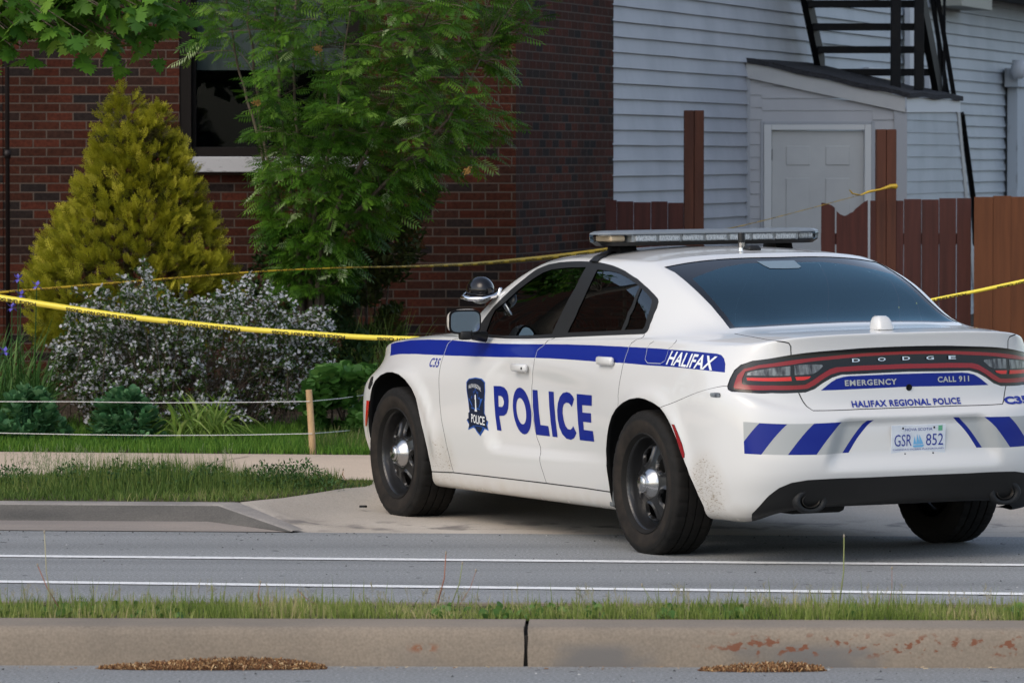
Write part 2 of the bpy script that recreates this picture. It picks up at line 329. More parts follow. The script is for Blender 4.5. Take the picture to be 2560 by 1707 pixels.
walluv('wall',[(W_(-16),W_(wx0),-.05,TOP,0),(W_(wx0),W_(wx1),-.05,wz0,wx0+16),(W_(wx0),W_(wx1),5.2,TOP,wx0+16),(W_(wx1),cor,-.05,TOP,wx1+16)],M_BRICK,bb)
walluv('side_wall',[(cor,(.83,40.98),-.05,TOP,.1)],M_BRICK,bb)
L_=lambda x,y,z:(x-bb.location.x,y-bb.location.y,z-bb.location.z)
M_FRAME=mat('dark brown window frame',(.008,.006,.005),.6,spec=.15);M_SILL=mat('flaking white sill paint',(.42,.42,.43),.8,noise=(18,(.22,.21,.21),.58,.68,(1,1,3)),bump=(60,.4,.003))
win=empty('window',(0,0,0),parent=bb)
def boxw(b,x0,x1,y0,y1,z0,z1,bv=0): b.box(x0-bb.location.x,x1-bb.location.x,y0-bb.location.y,y1-bb.location.y,z0-bb.location.z,z1-bb.location.z,bv);return b
yw=wy(-1.8);b=MB();fx=.09;zb=gy(500,368,yw).z
boxw(b,wx0,wx0+fx,yw-.02,yw+.2,wz0,5.2,.004);boxw(b,wx1-fx,wx1,yw-.02,yw+.2,wz0,5.2,.004);boxw(b,wx0+fx,wx1-fx,yw+.02,yw+.2,wz0+.001,zb,.004);boxw(b,wx0+fx+.004,wx0+fx+.03,yw+.05,yw+.16,zb,5.2);b.build('window_frame',M_FRAME,win)
b=MB();boxw(b,wx0-.1,wx1+.06,yw-.12,yw+.1,wz0-.118,wz0+.0,.008);b.build('sill',M_SILL,win)
M_PANE=glassmat2=mat('window pane',(.004,.006,.008),.04,spec=.8)
b=MB();boxw(b,wx0+fx,wx1-fx,yw+.12,yw+.125,zb,5.2);
def glassmat(name,tint,refl=1.52,rough=.0,tint2=(.85,.94,1.)):
    m=bpy.data.materials.new(name);m.use_nodes=True;n=m.node_tree;n.nodes.remove(n.nodes['Principled BSDF'])
    tr=nd(n,'ShaderNodeBsdfTransparent');tr.inputs[0].default_value=tuple(tint)+(1,)
    gl=nd(n,'ShaderNodeBsdfGlossy');gl.inputs['Color'].default_value=tint2+(1,);gl.inputs['Roughness'].default_value=rough
    fr=nd(n,'ShaderNodeFresnel');fr.inputs[0].default_value=refl
    ms=nd(n,'ShaderNodeMixShader');n.links.new(fr.outputs[0],ms.inputs[0]);n.links.new(tr.outputs[0],ms.inputs[1]);n.links.new(gl.outputs[0],ms.inputs[2]);n.links.new(ms.outputs[0],n.nodes['Material Output'].inputs[0])
    return m
b.build('pane',glassmat('window glass',(.70,.75,.75),1.18,.01),win)
zbl=gy(560,176,yw+.2).z;b=MB();boxw(b,wx0+fx+.03,wx1-fx-.03,yw+.20,yw+.205,zbl,5.2);b.build('roller_blind',mat('pale roller blind',(.30,.295,.28),.8,noise=(3,(.24,.235,.225),.4,.6,(4,1,.3))),win)
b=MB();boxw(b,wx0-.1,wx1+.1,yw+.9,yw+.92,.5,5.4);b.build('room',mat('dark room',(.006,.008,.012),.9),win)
b=MB();xd=gy(19,300,yw-.06).x;b.tube([L_(xd,yw-.07,.1),L_(xd,yw-.07,7.4)],.027,10);b.tube([L_(xd,yw-.07,2.0),L_(xd,yw-.07,2.06)],.033,10);b.build('downspout',mat('dark brown downspout',(.012,.008,.008),.5),bb,smooth=True)
b=MB();boxw(b,xd-.75,xd-.035,yw-.10,yw,0,7.35);pil=b.build('pilaster',M_BRICK,bb);pil.data.uv_layers.new(name='UVMap')
for lp in pil.data.loops:
    c=pil.data.vertices[lp.vertex_index].co;pil.data.uv_layers[0].data[lp.index].uv=(c.x+c.y+50.03,c.z+.1)
# ================================================================ clapboard house
hs=empty('clapboard_house',(.83,41,.1));tag(hs,'grey clapboard house with a covered back door beside the brick building','house')
HD=Vector((.277,1,0)).normalized();HO=Vector((.822,40.95,0))-Vector((.96,-.27,0))*.03;hs.location=HO+Vector((0,0,.1))
hn=Vector((HD.y,-HD.x,0))         # outward, towards +X
def sidingmat(name,c,c2):
    m=mat(name,c,.55,noise=(1.3,c2,.40,.66,(1,1,.7)),bump=(120,.12,.002));return m
M_SIDE=sidingmat('grey clapboard',(.40,.41,.44),(.33,.34,.37));M_SIDE2=sidingmat('bluish grey clapboard',(.40,.435,.47),(.34,.375,.41));M_TRIMW=mat('off white trim',(.46,.46,.45),.5,noise=(4,(.42,.42,.42),.4,.65))
def clap(name,p0,d,n,L,z0,z1,m,parent,h=.127,topf=None,seed=1,Lf=None,tilt=.030):
    rnd=random.Random(seed);v=[];fc=[];z=z0;i=0
    while z<z1-.001:
        zt=min(z+h,z1);l0=0;l1=L if Lf is None else Lf((z+zt)/2);seg=max(2,int(l1/.5))
        if topf and topf(0,zt)<=z and topf(l1,zt)<=z: z=zt;continue
        k0=len(v)
        for s in range(seg+1):
            l=l0+(l1-l0)*s/seg;wob=rnd.uniform(-.0035,.0035);tz=zt+.006
            if topf: tz=min(tz,max(topf(l,0),z+.001))
            q=Vector(p0)+Vector(d)*l
            v.append(q+Vector(n)*(tilt+wob)+Vector((0,0,z+rnd.uniform(-.002,.002))));v.append(q+Vector(n)*.0015+Vector((0,0,tz)));v.append(q+Vector(n)*.0+Vector((0,0,z-.0005)))
        for s in range(seg): a=k0+3*s;fc.append([a,a+3,a+4,a+1]);fc.append([a+2,a+5,a+3,a])
        z=zt;i+=1
    lo=parent.location;v=[tuple(Vector(q)-lo) for q in v];return obj(name,v,fc,m,parent)
clap('siding',HO,HD,hn,7.6,.2,7.2,M_SIDE,hs)
clap('siding',HO+HD*7.6-hn*.03,HD,hn,20,.2,7.2,M_SIDE2,hs,seed=2)
lo=hs.location
def hb(name,m,*boxes,frame=None,bv=.003,parent=None):   # boxes along the house wall: (s0,s1,out0,out1,z0,z1)
    b=MB();Mx=Matrix(((HD.x,hn.x,0,HO.x-lo.x),(HD.y,hn.y,0,HO.y-lo.y),(0,0,1,-lo.z),(0,0,0,1)))
    for q in boxes: b.box(*q,bv,Mx)
    return b.build(name,m,parent or hs)
hb('eave',mat('dark eave',(.05,.045,.04),.8),(-.0,28,-.1,.45,7.1,7.25),(-.0,28,-5,.5,7.25,7.5))
# back porch (entry bump-out)
FY=45.8;pxl=gy(1867,300,FY);pxr=gy(2262,300,FY)
def fz(px,py): return gy(px,py,FY)
ztl=fz(1866,155).z;ztr=fz(2263,243).z
pc=lambda x,y:(1660+x*.3827,y*.3827)
porch=empty('porch',(0,0,0),parent=hs)
FA=Vector((pxl.x,FY,0));FB=Vector((pxr.x,FY,0))
M_PORCH=sidingmat('pale grey porch siding',(.44,.44,.45),(.39,.39,.40))
roofz=lambda l:(ztl-.115)+(ztr-ztl)*l/(FB.x-FA.x)
class PL: location=lo
def pclap(*a,**k):
    o=clap(*a,parent=PL,**k) if False else None
dA=fz(*pc(640,800));dB=fz(*pc(1360,800));dx0,dx1=dA.x,dB.x;dzt=fz(*pc(650,805)).z
hs_loc=porch
o=clap('porch_siding',FA,(1,0,0),(0,-1,0),dx0-FA.x,.2,roofz(0)+.02,M_PORCH,hs,h=.113,topf=lambda l,z:roofz(l),seed=5,tilt=.012);o.parent=porch
o=clap('porch_siding',Vector((dx0,FY,0)),(1,0,0),(0,-1,0),dx1-dx0,dzt,roofz(0)+.02,M_PORCH,hs,h=.113,topf=lambda l,z:roofz(l+dx0-FA.x),seed=6,tilt=.012);o.parent=porch
o=clap('porch_siding',Vector((dx1,FY,0)),(1,0,0),(0,-1,0),FB.x-dx1,.2,roofz(0)+.02,M_PORCH,hs,h=.113,topf=lambda l,z:roofz(l+dx1-FA.x),seed=7,tilt=.012);o.parent=porch
zc=lambda z:2.75-.62*max(0,(2.2-z))*0
o=clap('porch_siding',FB,tuple(HD),tuple(hn),2.6,.2,ztr-.115,M_SIDE2,hs,h=.113,seed=8,tilt=.012,Lf=lambda z:2.58+.5*max(0,2.5-z));o.parent=porch
def lb_(name,m,boxes,bv=.003):
    b=MB()
    for q in boxes: b.box(q[0]-lo.x,q[1]-lo.x,q[2]-lo.y,q[3]-lo.y,q[4]-lo.z,q[5]-lo.z,bv)
    return b.build(name,m,porch)
M_CORN=mat('grey corner trim',(.36,.37,.39),.5)
lb_('corner_board',M_CORN,[(FA.x-.045,FA.x+.03,FY-.03,FY+.03,.2,roofz(0))]);lb_('corner_board',M_CORN,[(FB.x-.10,FB.x+.02,FY-.032,FY+.02,.2,roofz(FB.x-FA.x))])
# barge board and roof
b=MB();d=(FB-FA);tl=Vector((FA.x-.01,FY-.05,ztl))-lo;tr_=Vector((FB.x+.0,FY-.05,ztr))-lo
b.add([tl,tr_,tr_+Vector((0,0,-.14)),tl+Vector((0,0,-.145)),tl+Vector((0,.05,0)),tr_+Vector((0,.05,0)),tr_+Vector((0,.05,-.14)),tl+Vector((0,.05,-.145))],[[3,2,1,0],[0,1,5,4],[2,3,7,6],[1,2,6,5],[0,4,7,3]]);b.build('barge_board',M_TRIMW,porch)
bk=Vector((HD.x,HD.y,0))*2.72;t=Vector((0,0,.012));up=Vector((0,0,.045))
A_,B_,C_,D_=tl+t+Vector((-.04,-.03,0)),tr_+t+Vector((.04,-.03,0)),tr_+t+bk+Vector((.04,0,0)),tl+t+bk
v=[];ns=12
for i in range(ns+1):
    for j in range(9):
        q=(A_*(1-i/ns)+B_*(i/ns))*(1-j/8)+(D_*(1-i/ns)+C_*(i/ns))*(j/8);v.append(q+Vector((0,0,.03+(.008 if i%1 else 0)+.012*math.sin(j*1.7+i*.9)*math.sin(i*.6))))
n0=len(v);v+=[q-Vector((0,0,.045)) for q in v[:]]
fc=[[i*9+j,(i+1)*9+j,(i+1)*9+j+1,i*9+j+1] for i in range(ns) for j in range(8)]
fc+=[[n0+i*9,n0+(i+1)*9,(i+1)*9,i*9] for i in range(ns)]+[[ns*9+j,n0+ns*9+j,n0+ns*9+j+1,ns*9+j+1][::-1] for j in range(8)]
M_SHG=mat('black asphalt shingle',(.022,.022,.025),.95,noise=(45,(.05,.05,.055),.4,.65),bump=(60,1,.02));obj('roof',v,fc,M_SHG,porch)
b=MB();e=tr_+Vector((.012,0,.0));b.add([e,e+bk,e+bk+Vector((0,0,-.115)),e+Vector((0,0,-.14)),e+Vector((-.04,0,-.14)),e+bk+Vector((-.04,0,-.115))],[[3,2,1,0],[4,5,2,3]]);b.build('fascia',mat('white fascia',(.62,.64,.67),.5),porch)
# slanted trim at the back of the porch side
b=MB();a0=FB+HD*2.56+hn*.02;a1=FB+HD*3.68+hn*.02
b.add([Vector((a0.x,a0.y,ztr-.12))-lo,Vector((a0.x,a0.y,ztr-.12))-lo+HD*.14,Vector((a1.x,a1.y,.3))-lo+HD*.14,Vector((a1.x,a1.y,.3))-lo]+[Vector((a0.x,a0.y,ztr-.12))-lo-hn*.1,Vector((a0.x,a0.y,ztr-.12))-lo+HD*.14-hn*.1,Vector((a1.x,a1.y,.3))-lo+HD*.14-hn*.1,Vector((a1.x,a1.y,.3))-lo-hn*.1],[[3,2,1,0],[0,4,7,3],[1,2,6,5]]);b.build('slanted_trim',M_TRIMW,porch)
# door with six moulded panels
dr=empty('door',(0,0,0),parent=porch)
M_DOOR=mat('off white door paint',(.50,.50,.485),.4,noise=(2,(.46,.46,.45),.4,.6));M_FR2=mat('white door frame',(.60,.60,.585),.45)
p0,p1=fz(*pc(705,855)),fz(*pc(1307,855));zt=p0.z;zb_=.22
b=MB()
def db(b,x0,x1,y0,y1,z0,z1,bv=.004): b.box(x0-lo.x,x1-lo.x,y0-lo.y,y1-lo.y,z0-lo.z,z1-lo.z,bv)
db(b,p0.x,p1.x,FY+.02,FY+.06,zb_,zt)
xw=p1.x-p0.x
for c in(.155,.585):
    for z1_,z0_ in((fz(0,.3827*955).z,fz(0,.3827*1080).z),(fz(0,.3827*1165).z,1.25),(1.13,.45)):
        x0=p0.x+xw*c;x1=x0+xw*.26
        for k,(ins,dep) in enumerate(((0,.0),(.012,.010),(.030,.002))): db(b,x0+ins,x1-ins,FY+.012+dep*.8,FY+.03,z0_+ins,z1_-ins,.006)
b.build('door_leaf',M_DOOR,dr)
b=MB();q0=fz(*pc(652,815));fw=(p0.x-q0.x)-.01;db(b,q0.x,p0.x-.004,FY-.03,FY+.04,.2,q0.z);db(b,p1.x+.004,p1.x+fw,FY-.03,FY+.04,.2,q0.z);db(b,p0.x-.003,p1.x+.003,FY-.029,FY+.04,zt+.006,q0.z);b.build('door_frame',M_FR2,dr)
b=MB();db(b,q0.x-.03,q0.x-.001,FY-.02,FY+.0,.2,q0.z+.03);db(b,p1.x+fw+.001,p1.x+fw+.03,FY-.02,FY,.2,q0.z+.03);db(b,q0.x,p1.x+fw,FY-.02,FY,q0.z+.001,q0.z+.03);b.build('outer_casing',M_CORN,dr)
b=MB();db(b,p0.x-.012,p0.x+.004,FY-.0,FY+.018,fz(0,.3827*1050).z,fz(0,.3827*975).z);b.build('hinge',M_FRAME,dr)
# details of the wall beyond
M_FRW=mat('white window frame',(.55,.57,.60),.5)
def s_of(px): # distance along the wall where a sight line meets it
    r=ray(px,300);t=(HO.x*HD.y-HO.y*HD.x)/(r.x*HD.y-r.y*HD.x);return (Vector((r.x*t,r.y*t,0))-HO).dot(HD),Vector((r.x*t,r.y*t,0))
def wz(px,py): s,q=s_of(px);return gy(px,py,q.y).z
for xa,xb,ya,yb,nm in((1300,1465,440,560,'window'),(1700,1770,480,590,'window')):
    a,b__=pc(xa,ya),pc(xb,yb);s0,s1=s_of(a[0])[0],s_of(b__[0])[0];z1_,z0_=wz(*a),wz(*b__)
    w_=hb(nm,M_FRW,(s0,s1,.0,.06,z0_-.5,z1_));hb('pane',mat('pane',(.05,.08,.12),.1,spec=.8),(s0+.12*(s1-s0),s1-.1*(s1-s0),.061,.066,z0_-.45,z1_-.10),parent=w_)
a=s_of(1660+1558*.3827)[0];hb('conduit',M_FRW,(a,a+.25,.02,.08,.5,wz(2256,16)))
a,c=s_of(pc(2232,0)[0])[0],s_of(pc(2345,0)[0])[0];z1_=wz(*pc(2290,575));hb('corner_pilaster',mat('peeling white paint',(.46,.50,.54),.7,noise=(7,(.26,.27,.28),.60,.68,(1,1,.3))),(a,c,.02,.14,.3,z1_),(a-.2,c+.4,.02,.18,z1_,z1_+.22))
z2=wz(*pc(2240,520));b=MB();c0=HO+HD*(a-.3)+hn*.2-lo;b.tube([Vector((c0.x,c0.y,z2+.12)),Vector((c0.x,c0.y,z2-.02)),Vector((c0.x,c0.y,z2-.1))],[.07,.10,.05],10);b.build('wall_lamp',M_FRW,hs,smooth=True)
z0_=wz(*pc(1860,60));a,c=s_of(pc(1735,0)[0])[0],s_of(pc(1940,0)[0])[0];hb('vent_box',mat('beige vent box',(.36,.36,.31),.6),(a,c,.02,.35,z0_,z0_+1))
a=s_of(pc(1960,0)[0])[0];z0_=wz(*pc(2200,0));hb('soffit',mat('dark soffit',(.10,.105,.11),.8),(a,a+16,.0,.5,z0_-.02,z0_+.2))
# ================================================================ fire escape
fe=empty('fire_escape',(2.9,47.5,2.6));tag(fe,'black steel fire escape stair standing on the porch roof','fire escape')
M_FE=mat('black painted steel',(.004,.0045,.006),.6,spec=.2,noise=(8,(.010,.009,.008),.5,.7));fl=fe.location
SY=47.9
def fs(b,pts,r,sq=True,n=4): b.tube([Vector(p_)-fl for p_ in pts],r,n)
tp=lambda x,y,Y=SY: gy(1660+x*.3827,y*.3827,Y)
stepv=Vector((HD.x,HD.y,0))*.222
T0=tp(1000,325);TW=tp(1740,325).x-T0.x
for k in range(-7,2):
    q=T0+stepv*k+Vector((0,0,-.2115*k));b=MB();b.box(q.x-fl.x,q.x+TW-fl.x,q.y-.11-fl.y,q.y+.11-fl.y,q.z-.035-fl.z,q.z+.03-fl.z,.004);b.build('tread',M_FE,fe)
def stringer(x,y0,y1,wd,name='stringer'):
    b=MB();q=T0+Vector((x,0,0))
    a=q+stepv*y0+Vector((0,0,-.2115*y0));c=q+stepv*y1+Vector((0,0,-.2115*y1));h=wd
    v=[p_-fl for p_ in(a+Vector((-.03,0,h)),a+Vector((-.03,0,-h)),c+Vector((-.03,0,-h)),c+Vector((-.03,0,h)))];v+=[p_+Vector((.06,0,0)) for p_ in v]
    b.add(v,[[0,1,2,3],[7,6,5,4],[0,4,5,1],[1,5,6,2],[2,6,7,3],[3,7,4,0]]);b.build(name,M_FE,fe)
stringer(.0,-8,1.0,.14);stringer(TW,-8,2.0,.14)
def fpost(xa,xb,yb_,Y,name='post'):
    a=gy(1660+xa*.3827,yb_*.3827,Y);c=gy(1660+xb*.3827,yb_*.3827,Y);b=MB();b.box(a.x-fl.x,c.x-fl.x,Y-.04-fl.y,Y+.04-fl.y,a.z-fl.z,6-fl.z,.005);b.build(name,M_FE,fe)
fpost(1480,1545,578,46.6);fpost(1634,1696,590,46.9)
for (xa,ya),(xb,yb) in(((1745,-40),(1850,612)),((1785,-30),(1895,632))):
    b=MB();fs(b,[tp(xa,ya,48.2)+(tp(xa,ya,48.2)-tp(xb,yb,48.5))*1.2,tp(xb,yb,48.5)],.03);b.build('handrail',M_FE,fe)
for xa,ya,yb in((1755,150,615),(1822,100,600)):
    b=MB();fs(b,[tp(xa+10,-50,48.3),tp(xa+(60 if xa<1800 else 8),yb,48.4)],.018);b.build('baluster',M_FE,fe)
b=MB();fs(b,[tp(1945,745,49.4),tp(2020,1300,50.2),tp(2035,1600,50.6)],.035);b.build('stringer',M_FE,fe)
# ================================================================ fences
def wood(name,c,c2):
    m=mat(name,c,.75,noise=(2.2,c2,.35,.7,(9,9,.6)),bump=(30,.35,.004));return m
M_DRED=wood('dark red stained wood',(.085,.026,.020),(.045,.016,.013));M_RED3=wood('weathered red stained wood',(.082,.028,.022),(.048,.018,.015));M_ORG=wood('new orange brown wood',(.135,.048,.019),(.095,.034,.014));M_POST=wood('brown stained post',(.105,.038,.022),(.06,.024,.016))
FEY=40.55
def board(b,x0,x1,z0,z1,Y,th=.02,top=None,rnd=random):
    if top is None: b.box(x0,x1,Y-th+rnd.uniform(-.004,.004),Y,z0,z1+rnd.uniform(-.006,.006),.003)
    else:
        pts=[(x0,z0),(x1,z0)]+top;b.prism([(p_[0],p_[1]) for p_ in pts],(-th,0),Matrix(((1,0,0,0),(0,0,1,Y),(0,1,0,0),(0,0,0,1))))
def fence(name,label,xs,ztop,Y,m,posts=(),gap=.004,group=None,pm=None,rails=True,tops=None):
    o=empty(name,(xs[0][0],Y,.15));tag(o,label,'fence',group);rnd=random.Random(int(xs[0][0]*100));l=o.location
    b=MB()
    for i,(a,c) in enumerate(xs): board(b,a-l.x-.003,c-l.x+.003,0,(ztop if not isinstance(ztop,list) else ztop[i])-l.z,0,top=(tops[i] if tops and tops[i] else None),rnd=rnd)
    b.build('board_panel',m,o)
    for z_ in((.35,1.15) if rails else ()): MB().box(xs[0][0]-l.x,xs[-1][1]-l.x,.002,.04,z_,z_+.09).build('rail',m,o)
    for a,c,z1 in posts: b=MB();b.box(a-l.x,(a+c)/2-l.x-.002,-.03,.11,0,z1-l.z,.004);b.box((a+c)/2-l.x+.002,c-l.x,-.03,.11,0,z1-l.z,.004);b.build('post',pm or M_POST,o)
    return o
fx=lambda px,Y=FEY:gy(px,500,Y).x
fzz=lambda py,Y=FEY:gy(1280,py,Y).z
k=.3827
xsL=[(800+a*k,800+c*k) for a,c in((1868,1936),(1942,2045),(2052,2158),(2165,2268),(2275,2372),(2378,2462))]
fence('board_fence','dark red board fence with a tall post beside the brick corner',[(fx(a),fx(c)) for a,c in xsL],[fzz(800*0+y*k) for y in(1312,1314,1319,1320,1321,1324)],FEY,M_DRED,[(fx(1660+131*k),fx(1660+260*k),fzz(722*k))])
fence('fence_gate','dark red gate of two boards with wavy broken tops',[(fx(1660+1027*k),fx(1660+1116*k)),(fx(1660+1127*k),fx(1660+1331*k))],fzz(505),FEY,M_DRED,rails=True,
  tops=[[(fx(1660+a*k)-fx(1660+1027*k),fzz(y*k)-.15) for a,y in((1116,1358),(1095,1342),(1070,1332),(1045,1326),(1027,1325))],[(fx(1660+a*k)-fx(1660+1027*k),fzz(y*k)-.15) for a,y in((1331,1308),(1310,1318),(1290,1332),(1270,1350),(1250,1365),(1235,1385),(1215,1392),(1200,1403),(1180,1411),(1150,1400),(1127,1380))]])
xsR=[(1350,1451),(1457,1561),(1570,1678),(1686,1792),(1800,1905),(1915,2003)]
fence('board_fence','weathered red board fence between the broken gate and the orange boards',[(fx(1660+a*k),fx(1660+c*k)) for a,c in xsR],[fzz(y*k) for y in(1309,1306,1302,1300,1297,1294)],FEY,M_RED3,[(fx(1660+1385*k),fx(1660+1516*k),fzz(846*k))])
xsO=[(2018+i*114,2127+i*114) for i in range(-0,9)];xsO[0]=(2028,2150-4);xsO[1]=(2152,2265);xsO[2]=(2269,2380);xsO[3:]=[(2384+i*115,2495+i*115) for i in range(6)]
fence('board_fence','new orange brown board fence at the right edge',[(fx(1660+a*k,FEY-.3),fx(1660+c*k,FEY-.3)) for a,c in xsO],[fzz((1286-i)*k,FEY-.3) for i in range(9)],FEY-.3,M_ORG)
